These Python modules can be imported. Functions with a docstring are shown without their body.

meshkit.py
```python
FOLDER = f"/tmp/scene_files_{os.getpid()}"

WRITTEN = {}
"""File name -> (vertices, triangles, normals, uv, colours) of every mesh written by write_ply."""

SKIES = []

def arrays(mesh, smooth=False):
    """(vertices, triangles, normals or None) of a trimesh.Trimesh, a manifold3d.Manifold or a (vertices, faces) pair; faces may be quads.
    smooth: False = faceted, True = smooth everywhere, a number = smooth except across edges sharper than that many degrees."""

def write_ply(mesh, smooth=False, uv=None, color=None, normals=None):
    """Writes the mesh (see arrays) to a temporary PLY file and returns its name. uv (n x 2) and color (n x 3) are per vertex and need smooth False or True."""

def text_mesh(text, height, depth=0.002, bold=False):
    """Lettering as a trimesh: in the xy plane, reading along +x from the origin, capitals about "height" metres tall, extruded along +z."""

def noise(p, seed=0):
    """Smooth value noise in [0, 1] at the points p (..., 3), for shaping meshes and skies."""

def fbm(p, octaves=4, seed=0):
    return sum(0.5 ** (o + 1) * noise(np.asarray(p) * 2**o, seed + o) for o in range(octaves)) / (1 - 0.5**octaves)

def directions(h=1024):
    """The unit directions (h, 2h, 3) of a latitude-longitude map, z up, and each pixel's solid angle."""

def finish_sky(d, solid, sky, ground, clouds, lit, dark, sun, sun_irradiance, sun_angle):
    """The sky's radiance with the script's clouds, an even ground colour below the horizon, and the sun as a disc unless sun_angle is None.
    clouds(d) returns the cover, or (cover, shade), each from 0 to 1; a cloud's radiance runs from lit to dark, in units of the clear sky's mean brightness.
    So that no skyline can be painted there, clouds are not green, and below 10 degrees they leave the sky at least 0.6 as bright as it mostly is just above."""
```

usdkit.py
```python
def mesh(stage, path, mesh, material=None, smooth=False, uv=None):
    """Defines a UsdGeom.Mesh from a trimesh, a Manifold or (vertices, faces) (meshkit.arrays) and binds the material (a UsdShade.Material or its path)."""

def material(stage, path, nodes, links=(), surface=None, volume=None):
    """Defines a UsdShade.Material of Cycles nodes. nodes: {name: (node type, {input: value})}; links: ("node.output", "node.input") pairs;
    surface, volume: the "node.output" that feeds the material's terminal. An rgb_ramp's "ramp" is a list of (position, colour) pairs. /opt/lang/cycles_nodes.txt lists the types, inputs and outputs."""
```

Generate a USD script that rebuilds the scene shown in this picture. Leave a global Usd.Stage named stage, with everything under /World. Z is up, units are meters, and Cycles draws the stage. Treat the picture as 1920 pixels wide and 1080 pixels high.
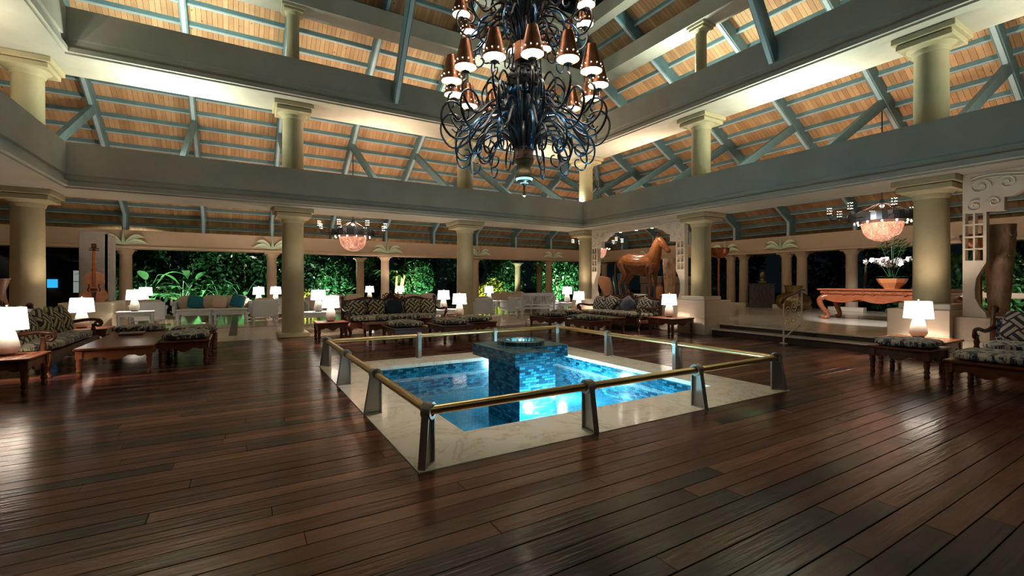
import math, random
import numpy as np
import trimesh
import manifold3d as m3
from scipy.interpolate import CubicSpline
from shapely.geometry import Polygon, box as sbox
from shapely import affinity
from pxr import Usd, UsdGeom, UsdLux, UsdShade, Gf, Sdf
import usdkit, meshkit

stage = Usd.Stage.CreateInMemory()
UsdGeom.SetStageUpAxis(stage, UsdGeom.Tokens.z)
UsdGeom.SetStageMetersPerUnit(stage, 1.0)
W = UsdGeom.Xform.Define(stage, '/World')
stage.SetDefaultPrim(W.GetPrim())
rng = random.Random(7)
nrg = np.random.default_rng(7)

# ---------------------------------------------------------------- camera
EYE, YAW, FPX = (0.0, 0.0, 1.3), 30.8, 854.0
cam = UsdGeom.Camera.Define(stage, '/World/camera')
cam.CreateHorizontalApertureAttr(36.0)
cam.CreateVerticalApertureAttr(20.25)
cam.CreateFocalLengthAttr(FPX * 36 / 1920)
cam.CreateVerticalApertureOffsetAttr(-11.3 * 36 / 1920)
cam.CreateClippingRangeAttr(Gf.Vec2f(0.05, 400))
cam.CreateExposureAttr(EXPOSURE := 0.42)
cam.AddTranslateOp().Set(Gf.Vec3d(*EYE))
cam.AddRotateZOp().Set(-YAW)
cam.AddRotateXOp().Set(90.0)

# ---------------------------------------------------------------- night sky and lights
CX, CY, S = 3.35, 5.29, 4.536        # centre of the square hall, column spacing
L = 1.5 * S                          # column rows stand this far from the centre
OB = 15.37                           # outer column rows
def side(k, a, b):                   # point a along and b out from the centre on side k: 0 back, 1 right, 2 front, 3 left
    return [(CX + a, CY + b), (CX + b, CY - a), (CX - a, CY - b), (CX - b, CY + a)][k]

dome = UsdLux.DomeLight.Define(stage, '/World/night_sky')
dome.CreateColorAttr(Gf.Vec3f(0.10, 0.17, 0.20)); dome.CreateIntensityAttr(0.006)

nlight = [0]
def lamp_light(kind, pos, power, color, size=0.1, aim=None, cone=None, soft=0.3, parent='/World'):
    """A lamp's light; aim is the point it looks at, power in watts."""
    nlight[0] += 1
    path = f'{parent}/light_{nlight[0]:03d}'
    l = getattr(UsdLux, kind).Define(stage, path)
    l.CreateColorAttr(Gf.Vec3f(*color)); l.CreateNormalizeAttr(True); l.CreateIntensityAttr(power)
    if kind == 'RectLight':
        l.CreateWidthAttr(size[0]); l.CreateHeightAttr(size[1])
    else:
        l.CreateRadiusAttr(size)
    m = Gf.Matrix4d(1.0)
    if aim is not None:
        z = Gf.Vec3d(*[p - q for p, q in zip(pos, aim)]).GetNormalized()
        x = Gf.Cross(Gf.Vec3d(0, 0, 1) if abs(z[2]) < 0.95 else Gf.Vec3d(0, 1, 0), z).GetNormalized()
        y = Gf.Cross(z, x)
        m = Gf.Matrix4d(x[0], x[1], x[2], 0, y[0], y[1], y[2], 0, z[0], z[1], z[2], 0, 0, 0, 0, 1)
    m.SetTranslateOnly(Gf.Vec3d(*pos))
    l.AddTransformOp().Set(m)
    if cone:
        sh = UsdLux.ShapingAPI.Apply(l.GetPrim())
        sh.CreateShapingConeAngleAttr(cone); sh.CreateShapingConeSoftnessAttr(soft)
    return l

GREEN, WARM, PINK, COOL = (0.86, 1.0, 0.82), (1.0, 0.74, 0.52), (1.0, 0.74, 0.58), (0.62, 0.92, 1.0)
# floodlights lying on top of the lower ring beam, shining up
for k, a, pw, c in [(0, -S, 34, GREEN), (0, 0, 13, WARM), (0, S, 18, WARM), (1, -S, 16, WARM), (1, 0, 34, GREEN), (1, S, 26, GREEN), (3, S, 6, GREEN), (3, 0, 6, WARM), (2, 0, 12, WARM), (0, L - .35, 4, GREEN)]:
    x, y = side(k, a, L)
    lamp_light('DiskLight', (x, y, 3.95), pw * .74, c, 0.12, aim=(x, y, 9))
# floods on the outer slope side of the lower beam, wash the boards of the roof
for k in (0, 1, 3):
    for a in (-S, 0, S):
        x, y = side(k, a, L + .38)
        x2, y2 = side(k, a, L + 3.4)
        lamp_light('DiskLight', (x, y, 3.98), 20, WARM, 0.12, aim=(x2, y2, 7.2))
# floods on the second ring beam
for k, a, pw, c in [(0, -S, 26, GREEN), (0, S * .6, 12, GREEN), (1, -S * .6, 26, GREEN), (1, S * .5, 22, GREEN), (3, S, 9, GREEN), (3, 0, 8, GREEN), (2, 0, 14, GREEN)]:
    x, y = side(k, a, L)
    lamp_light('DiskLight', (x, y, 6.45), pw * .85, c, 0.12, aim=(x, y, 9))
# ---------------------------------------------------------------- materials
LOOK = '/World/Looks/'
UsdGeom.Scope.Define(stage, '/World/Looks')
M = {}
def mat(name, nodes, links=(), surface='p.BSDF', volume=None):
    M[name] = usdkit.material(stage, LOOK + name, nodes, links, surface=surface, volume=volume)
def plain(name, col, rough=.5, metal=0., **kw):
    mat(name, {'p': ('principled_bsdf', dict(base_color=col, roughness=rough, metallic=metal, **kw))})
def noisy(name, c1, c2, scale=4, rough=.5, metal=0., bump=0., detail=6, stretch=(1, 1, 1), coord='pos', bscale=None, lo=.3, hi=.7, rand=0., **kw):
    n = {'t': ('texture_coordinate', {}), 'g': ('geometry', {}), 'm': ('mapping', {'scale': stretch}),
         'n': ('noise_texture', {'scale': scale, 'detail': detail, 'roughness': .6}),
         'r': ('rgb_ramp', {'ramp': [(0, c1), (lo, c1), (hi, c2), (1, c2)]}),
         'p': ('principled_bsdf', dict(roughness=rough, metallic=metal, **kw))}
    l = [('g.position' if coord == 'pos' else 't.object', 'm.vector'), ('m.vector', 'n.vector'), ('n.fac', 'r.fac')]
    if rand:
        n['o'] = ('object_info', {})
        n['rr'] = ('map_range', {'from_min': 0., 'from_max': 1., 'to_min': 1 - rand, 'to_max': 1 + rand})
        n['h'] = ('hsv', {'hue': .5, 'saturation': 1., 'fac': 1.})
        l += [('o.random', 'rr.value'), ('rr.result', 'h.value'), ('r.color', 'h.color'), ('h.color', 'p.base_color')]
    else:
        l += [('r.color', 'p.base_color')]
    if bump:
        n['n2'] = ('noise_texture', {'scale': bscale or scale * 6, 'detail': 4})
        n['b'] = ('bump', {'strength': bump, 'distance': .02})
        l += [('m.vector', 'n2.vector'), ('n2.fac', 'b.height'), ('b.normal', 'p.normal')]
    mat(name, n, l)
def glow(name, col, strength, base=(.8, .8, .8)):
    mat(name, {'p': ('principled_bsdf', dict(base_color=base, roughness=.6, emission_color=col, emission_strength=strength))})

noisy('beam_plaster', (.37, .36, .30), (.47, .455, .385), 1.1, .75, bump=.25, bscale=9)
noisy('column_plaster', (.41, .365, .215), (.52, .46, .29), 1.6, .62, bump=.2, bscale=12)
noisy('outer_plaster', (.52, .40, .29), (.60, .47, .35), 1.2, .75, bump=.2, bscale=10)
noisy('white_stone', (.70, .62, .52), (.80, .73, .63), 2.0, .6, bump=.15, bscale=14)
n = {'g': ('geometry', {}), 'n': ('noise_texture', {'scale': 1.4, 'detail': 8, 'roughness': .62, 'distortion': 1.6}), 'r': ('rgb_ramp', {'ramp': [(0, (.88, .85, .74)), (.46, (.86, .82, .70)), (.495, (.70, .62, .46)), (.515, (.85, .80, .67)), (.70, (.90, .87, .77)), (1, (.80, .73, .58))]}),
     'n2': ('noise_texture', {'scale': 5., 'detail': 6}), 'r2': ('rgb_ramp', {'ramp': [(0, (.86, .82, .74)), (.45, (1, 1, 1)), (1, (1, 1, 1))]}), 'x': ('mix', {'mix_type': 'multiply', 'fac': 1.}), 'p': ('principled_bsdf', {'roughness': .12})}
mat('marble', n, [('g.position', 'n.vector'), ('n.fac', 'r.fac'), ('g.position', 'n2.vector'), ('n2.fac', 'r2.fac'), ('r.color', 'x.color1'), ('r2.color', 'x.color2'), ('x.color', 'p.base_color')])
noisy('grey_stone', (.30, .28, .27), (.38, .36, .35), 2.0, .6, bump=.15, bscale=14)
noisy('marble_wall', (.66, .58, .46), (.76, .68, .56), 1.2, .35, detail=8, stretch=(1, 1, 4))
noisy('marble_floor', (.62, .47, .37), (.72, .57, .47), .8, .09, detail=8)
noisy('marble_step', (.58, .54, .46), (.70, .66, .58), 1.2, .14, detail=8)
plain('dark_stone', (.05, .035, .03), .3)
plain('black_gap', (.006, .004, .004), .9)
noisy('blue_timber', (.10, .20, .235), (.14, .265, .30), 3, .55, stretch=(1, 1, 1), bump=.1)
noisy('pale_timber', (.34, .48, .54), (.42, .57, .62), 3, .5)
noisy('dark_roof', (.018, .016, .016), (.035, .03, .028), 2, .8)

def planks(name, island):
    n = {'g': ('geometry', {}), 'o': ('object_info', {}),
         'm': ('mapping', {'scale': (1.2, 16, 16)}), 'n': ('noise_texture', {'scale': 1.6, 'detail': 7, 'roughness': .62, 'distortion': .5}),
         'c': ('rgb_ramp', {'ramp': [(0, (.018, .013, .014)), (.10, (.030, .019, .018)), (.18, (.105, .029, .019)), (.42, (.140, .038, .024)), (.55, (.085, .026, .019)), (.68, (.165, .052, .028)), (.80, (.115, .033, .021)), (.90, (.27, .10, .044)), (.96, (.20, .07, .034)), (1, (.055, .027, .022))]}),
         'k': ('map_range', {'from_min': .25, 'from_max': .75, 'to_min': .55, 'to_max': 1.4}),
         'h': ('hsv', {'hue': .5, 'saturation': .95, 'fac': 1.}),
         'n3': ('noise_texture', {'scale': .9, 'detail': 3}),
         'r': ('map_range', {'from_min': .3, 'from_max': .7, 'to_min': .14, 'to_max': .26}),
         'n2': ('noise_texture', {'scale': 2.2, 'detail': 3}), 'b': ('bump', {'strength': .25, 'distance': .01}),
         'p': ('principled_bsdf', {'specular_ior_level': .5})}
    src = 'g.random_per_island' if island else 'o.random'
    mat(name, n, [('g.position', 'm.vector'), ('m.vector', 'n.vector'), (src, 'c.fac'), ('n.fac', 'k.value'), ('k.result', 'h.value'), ('c.color', 'h.color'), ('h.color', 'p.base_color'),
                  ('g.position', 'n3.vector'), ('n3.fac', 'r.value'), ('r.result', 'p.roughness'), ('m.vector', 'n2.vector'), ('n2.fac', 'b.height'), ('b.normal', 'p.normal')])
planks('deck_wood', False)
planks('deck_wood_far', True)

n = {'g': ('geometry', {}), 'o': ('object_info', {}), 'm': ('mapping', {'scale': (1, 1, 1)}),
     'n': ('noise_texture', {'scale': 2.2, 'detail': 5, 'roughness': .6}), 'v': ('voronoi_texture', {'scale': 3.3}),
     'kn': ('rgb_ramp', {'ramp': [(0, (.16, .07, .03)), (.05, (.22, .10, .05)), (.075, (1, 1, 1)), (1, (1, 1, 1))]}),
     'c': ('rgb_ramp', {'ramp': [(0, (.40, .235, .115)), (.4, (.465, .285, .145)), (.7, (.51, .325, .17)), (1, (.56, .37, .205))]}),
     'k': ('map_range', {'from_min': .25, 'from_max': .75, 'to_min': .8, 'to_max': 1.15}), 'h': ('hsv', {'hue': .5, 'saturation': 1., 'fac': 1.}),
     'x': ('mix', {'mix_type': 'multiply', 'fac': .8}), 'p': ('principled_bsdf', {'roughness': .55})}
mat('pine', n, [('g.position', 'm.vector'), ('m.vector', 'n.vector'), ('m.vector', 'v.vector'), ('v.distance', 'kn.fac'), ('o.random', 'c.fac'), ('n.fac', 'k.value'), ('k.result', 'h.value'), ('c.color', 'h.color'),
                ('h.color', 'x.color1'), ('kn.color', 'x.color2'), ('x.color', 'p.base_color')])

def woodmat(name, c1, c2, rough=.3, stretch=(3, 3, 12), **kw):
    noisy(name, c1, c2, 2.2, rough, bump=.06, detail=7, stretch=stretch, coord='obj', **kw)
woodmat('red_wood', (.085, .026, .013), (.155, .050, .024), .28)
woodmat('dark_wood', (.040, .012, .008), (.085, .024, .014), .25)
woodmat('table_wood', (.15, .05, .022), (.23, .085, .04), .25, (2, 9, 2))
woodmat('copper_wood', (.20, .052, .02), (.33, .10, .042), .28)
woodmat('horse_wood', (.13, .042, .014), (.22, .078, .025), .16, (4, 4, 4))
woodmat('cello_wood', (.40, .17, .085), (.54, .26, .14), .4, (2, 2, 9))
woodmat('old_wood', (.22, .125, .07), (.58, .37, .24), .75, (6, 6, 2))
woodmat('wicker', (.06, .04, .028), (.15, .10, .07), .7, (14, 14, 40))
noisy('white_paint', (.54, .62, .72), (.62, .70, .80), 3, .35)
noisy('beige_fabric', (.50, .41, .34), (.58, .49, .41), 30, .9)
noisy('teal_fabric', (.005, .13, .21), (.010, .18, .27), 30, .9)
noisy('navy_fabric', (.010, .018, .036), (.018, .028, .05), 30, .9)
noisy('navy_velvet', (.03, .05, .11), (.06, .09, .16), 20, .6, sheen_weight=.6)

def ikat(name, seed, dark=(.012, .018, .035), light=(.46, .42, .29), mid=(.07, .085, .10)):
    n = {'t': ('texture_coordinate', {}), 'm': ('mapping', {'location': (seed, seed * 2.1, 0), 'scale': (3.4, 3.4, 1.8)}),
         'w': ('noise_texture', {'scale': 1.5, 'detail': 2, 'roughness': .4, 'distortion': 1.2}),
         'm2': ('mapping', {'scale': (60, 60, 9)}), 'f': ('noise_texture', {'scale': 1.3, 'detail': 3}),
         'a': ('mix_float', {'fac': .22}),
         'r': ('rgb_ramp', {'ramp': [(0, light), (.40, light), (.43, dark), (.485, dark), (.505, mid), (.525, light), (.575, light), (.60, dark), (1, dark)]}),
         'p': ('principled_bsdf', {'roughness': .85, 'sheen_weight': .2})}
    mat(name, n, [('t.object', 'm.vector'), ('m.vector', 'w.vector'), ('t.object', 'm2.vector'), ('m2.vector', 'f.vector'), ('w.fac', 'a.a'), ('f.fac', 'a.b'), ('a.result', 'r.fac'), ('r.color', 'p.base_color')])
ikat('ikat', 0.0)
ikat('ikat_blue', 3.3, (.010, .022, .06), (.52, .48, .42), (.10, .14, .20))
def maze(name, light, dark, sc=3.66):
    """Key pattern: stripes whose direction flips from square to square."""
    n = {'t': ('texture_coordinate', {}), 'mp': ('mapping', {'rotation': (0, math.radians(45), 0), 'location': (.07, 0, .03)}),
         'k': ('checker_texture', {'color1': (1, 1, 1), 'color2': (0, 0, 0), 'scale': 1 / .172}),
         'flat': ('mapping', {'scale': (1, 0, 1), 'location': (0, .02, 0)}),
         'wx': ('wave_texture', {'wave_type': 'bands', 'bands_direction': 'x', 'profile': 'tri', 'scale': sc}),
         'wz': ('wave_texture', {'wave_type': 'bands', 'bands_direction': 'z', 'profile': 'tri', 'scale': sc}),
         'x': ('mix', {}), 'r': ('rgb_ramp', {'ramp': [(0, dark), (.46, dark), (.54, light), (1, light)]}),
         'p': ('principled_bsdf', {'roughness': .9})}
    mat(name, n, [('t.object', 'mp.vector'), ('mp.vector', 'flat.vector'), ('flat.vector', 'k.vector'), ('flat.vector', 'wx.vector'), ('flat.vector', 'wz.vector'), ('k.fac', 'x.fac'), ('wx.color', 'x.color1'), ('wz.color', 'x.color2'), ('x.color', 'r.fac'), ('r.color', 'p.base_color')])
maze('maze_olive', (.42, .37, .20), (.022, .028, .036))
maze('maze_white', (.62, .58, .52), (.05, .055, .075))

# pool mosaic: small glazed bricks
def mosaic(name, axes, dark, mid, light, mortar, w=.062, h=.026):
    n = {'g': ('geometry', {}), 'sx': ('separate_xyz', {}), 'cx': ('combine_xyz', {}),
         'b': ('brick_texture', {'color1': (0, 0, 0), 'color2': (1, 1, 1), 'mortar': (.5, .5, .5), 'scale': 1., 'mortar_size': .0028, 'brick_width': w, 'row_height': h, 'bias': 0.}),
         'r': ('rgb_ramp', {'ramp': [(0, dark), (.42, mid), (.7, light), (1, light)]}),
         'x': ('mix', {'color2': mortar}), 'bu': ('bump', {'strength': .4, 'distance': .004, 'invert': True}),
         'p': ('principled_bsdf', {'roughness': .18})}
    if axes == 'wall':   # along the wall whichever way it runs
        n['ad'] = ('math', {'math_type': 'add'})
        l = [('sx.x', 'ad.value1'), ('sx.y', 'ad.value2'), ('ad.value', 'cx.x'), ('sx.z', 'cx.y')]
    else:
        l = [('sx.x', 'cx.x'), ('sx.y', 'cx.y')]
    mat(name, n, [('g.position', 'sx.vector')] + l + [('cx.vector', 'b.vector'), ('b.color', 'r.fac'), ('b.fac', 'x.fac'), ('r.color', 'x.color1'), ('x.color', 'p.base_color'), ('b.fac', 'bu.height'), ('bu.normal', 'p.normal')])
mosaic('mosaic_wall', 'wall', (.004, .035, .065), (.016, .12, .20), (.04, .24, .35), (.006, .05, .09), w=.084, h=.034)
mosaic('mosaic_top', 'flat', (.01, .03, .035), (.025, .07, .085), (.07, .16, .18), (.005, .02, .025), w=.084, h=.034)
mosaic('mosaic_floor', 'flat', (.02, .20, .32), (.028, .25, .38), (.04, .31, .44), (.008, .10, .17), w=.052, h=.052)
n = {'g': ('geometry', {}), 'n': ('noise_texture', {'scale': 3.2, 'detail': 2}), 'n2': ('noise_texture', {'scale': 26, 'detail': 2}), 'a': ('mix_float', {'fac': .3}), 'b': ('bump', {'strength': .12, 'distance': .03}),
     'f': ('fresnel', {'IOR': 1.33}), 't': ('transparent_bsdf', {'color': (.62, .90, .95)}), 'gl': ('glossy_bsdf', {'roughness': .02, 'color': (1, 1, 1)}), 'm': ('mix_closure', {})}
mat('water', n, [('g.position', 'n.vector'), ('g.position', 'n2.vector'), ('n.fac', 'a.a'), ('n2.fac', 'a.b'), ('a.result', 'b.height'), ('b.normal', 'gl.normal'), ('f.fac', 'm.fac'), ('t.BSDF', 'm.closure1'), ('gl.BSDF', 'm.closure2')], surface='m.closure')

plain('steel', (.42, .42, .40), .42, .75)
plain('brass', (.72, .55, .27), .27, 1.)
noisy('brass_pot', (.26, .18, .075), (.36, .25, .11), 9, .35, 1.)
plain('iron', (.075, .085, .10), .33, .85)
plain('blue_iron', (.05, .19, .40), .25, .7)
noisy('copper', (.42, .17, .09), (.58, .27, .15), 12, .32, .9, bump=.15, bscale=40)
noisy('copper_bowl', (.30, .10, .06), (.50, .19, .11), 10, .22, 1., bump=.4, bscale=22)
noisy('bronze', (.16, .15, .09), (.30, .26, .15), 8, .35, .7)
plain('white_iron', (.72, .70, .62), .4)
noisy('ceramic', (.78, .74, .68), (.84, .80, .74), 6, .35)
plain('teal_glaze', (.006, .055, .085), .12, coat_weight=.5)
plain('blue_glaze', (.02, .04, .14), .15)
plain('terracotta', (.45, .18, .07), .45)
plain('orange_glaze', (.62, .25, .10), .25)
plain('soil', (.03, .02, .015), .95)
plain('garden_ground', (.012, .016, .010), .95)
plain('paper_white', (.75, .72, .66), .6)
noisy('grey_cabinet', (.05, .045, .05), (.10, .09, .095), 8, .6, bump=.6, bscale=12)
glow('shade_glow', (1.0, .93, .85), 1.2)
glow('bulb_glow', (1.0, .74, .46), 22.0)
glow('spot_glow', (1.0, .9, .78), 60.0)
glow('inner_glow', (1.0, .86, .68), 16.0)
glow('dot_glow', (1.0, .80, .55), 12.0)
glow('lens_glow', (.35, .65, 1.0), 1.2, (.1, .2, .3))
glow('pool_lamp', (.85, .97, 1.0), 60.0)
glow('screen_glow', (.02, .30, .60), 1.2, (0, 0, 0))
glow('lit_window', (.75, .85, .80), .22, (.02, .02, .02))
n = {'t': ('texture_coordinate', {}), 'v': ('voronoi_texture', {'scale': 16., 'feature': 'distance_to_edge'}), 'r': ('rgb_ramp', {'ramp': [(0, (.25, .06, .03)), (.05, (.45, .13, .07)), (.12, (1., .50, .34)), (1, (1., .62, .44))]}),
     'v2': ('noise_texture', {'scale': 7.}), 'mr': ('map_range', {'from_min': .3, 'from_max': .7, 'to_min': .22, 'to_max': 1.0}), 'p': ('principled_bsdf', {'base_color': (.5, .2, .12), 'roughness': .3})}
mat('bowl_glow', n, [('t.object', 'v.vector'), ('t.object', 'v2.vector'), ('v.distance', 'r.fac'), ('v2.fac', 'mr.value'), ('r.color', 'p.emission_color'), ('mr.result', 'p.emission_strength')])

def leafmat(name, c1, c2, trans=.3):
    n = {'o': ('geometry', {}), 'r': ('rgb_ramp', {'ramp': [(0, c1), (1, c2)]}), 'p': ('principled_bsdf', {'roughness': .35}), 't': ('translucent_bsdf', {}), 'm': ('mix_closure', {'fac': trans})}
    mat(name, n, [('o.random_per_island', 'r.fac'), ('r.color', 'p.base_color'), ('r.color', 't.color'), ('p.BSDF', 'm.closure1'), ('t.BSDF', 'm.closure2')], surface='m.closure')
leafmat('leaf_green', (.015, .07, .02), (.05, .19, .06))
leafmat('leaf_bright', (.03, .11, .035), (.11, .22, .07))
leafmat('leaf_dark', (.008, .035, .014), (.02, .09, .03))
leafmat('leaf_yellow', (.14, .17, .02), (.34, .30, .05))
noisy('bark', (.12, .08, .05), (.26, .19, .12), 6, .9, bump=.5, coord='obj', stretch=(3, 3, .7))
plain('petal', (.85, .80, .86), .5)
plain('palm_fresco', (.82, .95, .74), .7)
plain('palm_fresco_dark', (.50, .66, .50), .7)

# ---------------------------------------------------------------- helpers
used = {}
def numbered(path):
    if path not in used:
        used[path] = 0
        return path
    used[path] += 1
    return f'{path}_{used[path]:03d}'
def key(prim, **kw):
    for k, v in kw.items():
        if v:
            prim.SetCustomDataByKey(k, v)
def obj(name, mesh, m, parent='/World', smooth=False, label=None, cat=None, group=None, kind=None):
    par = parent if isinstance(parent, str) else str(parent.GetPath())
    path = numbered(f'{par}/{name}')
    p = usdkit.mesh(stage, path, mesh, M[m], smooth=smooth).GetPrim()
    key(p, label=label, category=cat, group=group, kind=kind)
    return p
def thing(name, label, cat, loc=(0, 0, 0), rz=0., group=None, kind=None):
    x = UsdGeom.Xform.Define(stage, numbered(f'/World/{name}'))
    x.AddTranslateOp().Set(Gf.Vec3d(*[float(v) for v in loc])); x.AddRotateZOp().Set(float(rz))
    key(x.GetPrim(), label=label, category=cat, group=group, kind=kind)
    return x.GetPrim()
def dup(root, label, loc, rz=0., group=None):
    was = root.GetCustomData()
    nm = str(root.GetPath()).split('/')[-1]
    if nm[-4:-3] == '_' and nm[-3:].isdigit(): nm = nm[:-4]
    r = thing(nm, label or was['label'], was['category'], loc, rz, group or was.get('group'))
    r.GetReferences().AddInternalReference(root.GetPath()); r.SetInstanceable(True)
    return r
def grp(root, group):
    key(root, group=group)
cat = trimesh.util.concatenate
def bx(x0, x1, y0, y1, z0, z1):
    m = trimesh.creation.box([x1 - x0, y1 - y0, z1 - z0]); m.apply_translation([(x0 + x1) / 2, (y0 + y1) / 2, (z0 + z1) / 2]); return m
def rbx(x0, x1, y0, y1, z0, z1, r=.01):
    """Box with chamfered edges."""
    r = min(r, (x1 - x0) * .45, (y1 - y0) * .45, (z1 - z0) * .45)
    p = []
    for sx in (0, 1):
        for sy in (0, 1):
            for sz in (0, 1):
                c = np.array([(x0, x1)[sx], (y0, y1)[sy], (z0, z1)[sz]]); d = np.array([1 - 2 * sx, 1 - 2 * sy, 1 - 2 * sz]) * r
                for k in range(3):
                    q = c + d; q[k] = c[k]; p.append(q)
    return trimesh.convex.convex_hull(np.array(p))
def lathe(prof, n=24, at=(0, 0, 0)):
    m = trimesh.creation.revolve(np.array(prof, float), sections=n); m.apply_translation(at)
    return m
def cyl(p, q, r, n=10):
    return trimesh.creation.cylinder(r, segment=[p, q], sections=n)
def ball(c, r, s=1):
    m = trimesh.creation.icosphere(s, r); m.apply_translation(c); return m
def tube(pts, r, n=8, taper=None):
    p = np.asarray(pts, float); N = len(p)
    t = np.gradient(p, axis=0); t /= np.linalg.norm(t, axis=1, keepdims=True) + 1e-12
    rr = np.full(N, r) if taper is None else np.linspace(r, taper, N)
    u = np.cross(t[0], [0, 0, 1.]); u = u if np.linalg.norm(u) > .05 else np.cross(t[0], [1., 0, 0]); u /= np.linalg.norm(u)
    V = []
    for i in range(N):
        u = u - t[i] * (u @ t[i]); u /= np.linalg.norm(u) + 1e-12; w = np.cross(t[i], u)
        for k in range(n):
            a = 2 * math.pi * k / n; V.append(p[i] + rr[i] * (math.cos(a) * u + math.sin(a) * w))
    F = []
    for i in range(N - 1):
        for k in range(n):
            a, b, c, d = i * n + k, i * n + (k + 1) % n, (i + 1) * n + (k + 1) % n, (i + 1) * n + k
            F += [[a, b, c], [a, c, d]]
    c0, c1 = len(V), len(V) + 1; V += [p[0], p[-1]]
    for k in range(n):
        F += [[c0, (k + 1) % n, k], [c1, (N - 1) * n + k, (N - 1) * n + (k + 1) % n]]
    return trimesh.Trimesh(np.array(V), np.array(F), process=False)
def spline(pts, n=40):
    p = np.asarray(pts, float); d = np.r_[0, np.cumsum(np.linalg.norm(np.diff(p, axis=0), axis=1))]
    return CubicSpline(d, p)(np.linspace(0, d[-1], n))
def prism(poly, depth, plane='xz', at=0.):
    """Extrudes a shapely polygon: plane 'xz' along y (centred at at), 'xy' along z from at, 'yz' along x."""
    if not isinstance(poly, Polygon) and hasattr(poly, 'geoms'):
        return cat([prism(g, depth, plane, at) for g in poly.geoms])
    poly = poly if isinstance(poly, Polygon) else Polygon(poly)
    m = trimesh.creation.extrude_polygon(poly, depth, engine='earcut')
    v = np.array(m.vertices); f = np.array(m.faces)
    if plane == 'xz': v = np.c_[v[:, 0], at + depth / 2 - v[:, 2], v[:, 1]]
    elif plane == 'yz': v = np.c_[at - depth / 2 + v[:, 2], v[:, 0], v[:, 1]]
    else: v = v + [0, 0, at]
    return trimesh.Trimesh(v, f, process=False)
def cushion(w, d, h, n=14, puff=.35, seed=0):
    """A stuffed pad, its centre at the origin: flat rim, swollen middle."""
    m = trimesh.creation.icosphere(4, 1.0); v = np.array(m.vertices)
    e = 4.2
    s = (np.abs(v[:, 0]) ** e + np.abs(v[:, 1]) ** e) ** (1 / e) + 1e-9
    rho = np.linalg.norm(v[:, :2], axis=1)
    k = np.minimum(1, rho) / s
    x, y = v[:, 0] * k, v[:, 1] * k
    z = np.sign(v[:, 2]) * np.abs(v[:, 2]) ** .55
    v = np.c_[x * w / 2, y * d / 2, z * h / 2]
    v += (meshkit.fbm(v * 5 + seed * 7.3, 3, seed)[:, None] - .5) * [0, 0, h * puff * .5]
    return trimesh.Trimesh(v, m.faces, process=False)
def blob(chain, ref=.03, it=8):
    """One smooth skin over bones: chain = [((x,y,z,r),(x,y,z,r)), ...]."""
    ms = []
    def sph(c): return m3.Manifold.sphere(c[3], 14).translate([c[0], c[1], c[2]])
    for a, b in chain:
        ms.append(m3.Manifold.batch_hull([sph(a), sph(b)]))
    r = m3.Manifold.batch_boolean(ms, m3.OpType.Add).refine_to_length(ref)
    q = r.to_mesh(); t = trimesh.Trimesh(q.vert_properties[:, :3], q.tri_verts, process=True)
    trimesh.smoothing.filter_taubin(t, iterations=it)
    return t
def rot(m, deg, axis=(0, 0, 1), c=(0, 0, 0)):
    m = m.copy(); m.apply_transform(trimesh.transformations.rotation_matrix(math.radians(deg), axis, c)); return m
def mv(m, t):
    m = m.copy(); m.apply_translation(t); return m
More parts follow.
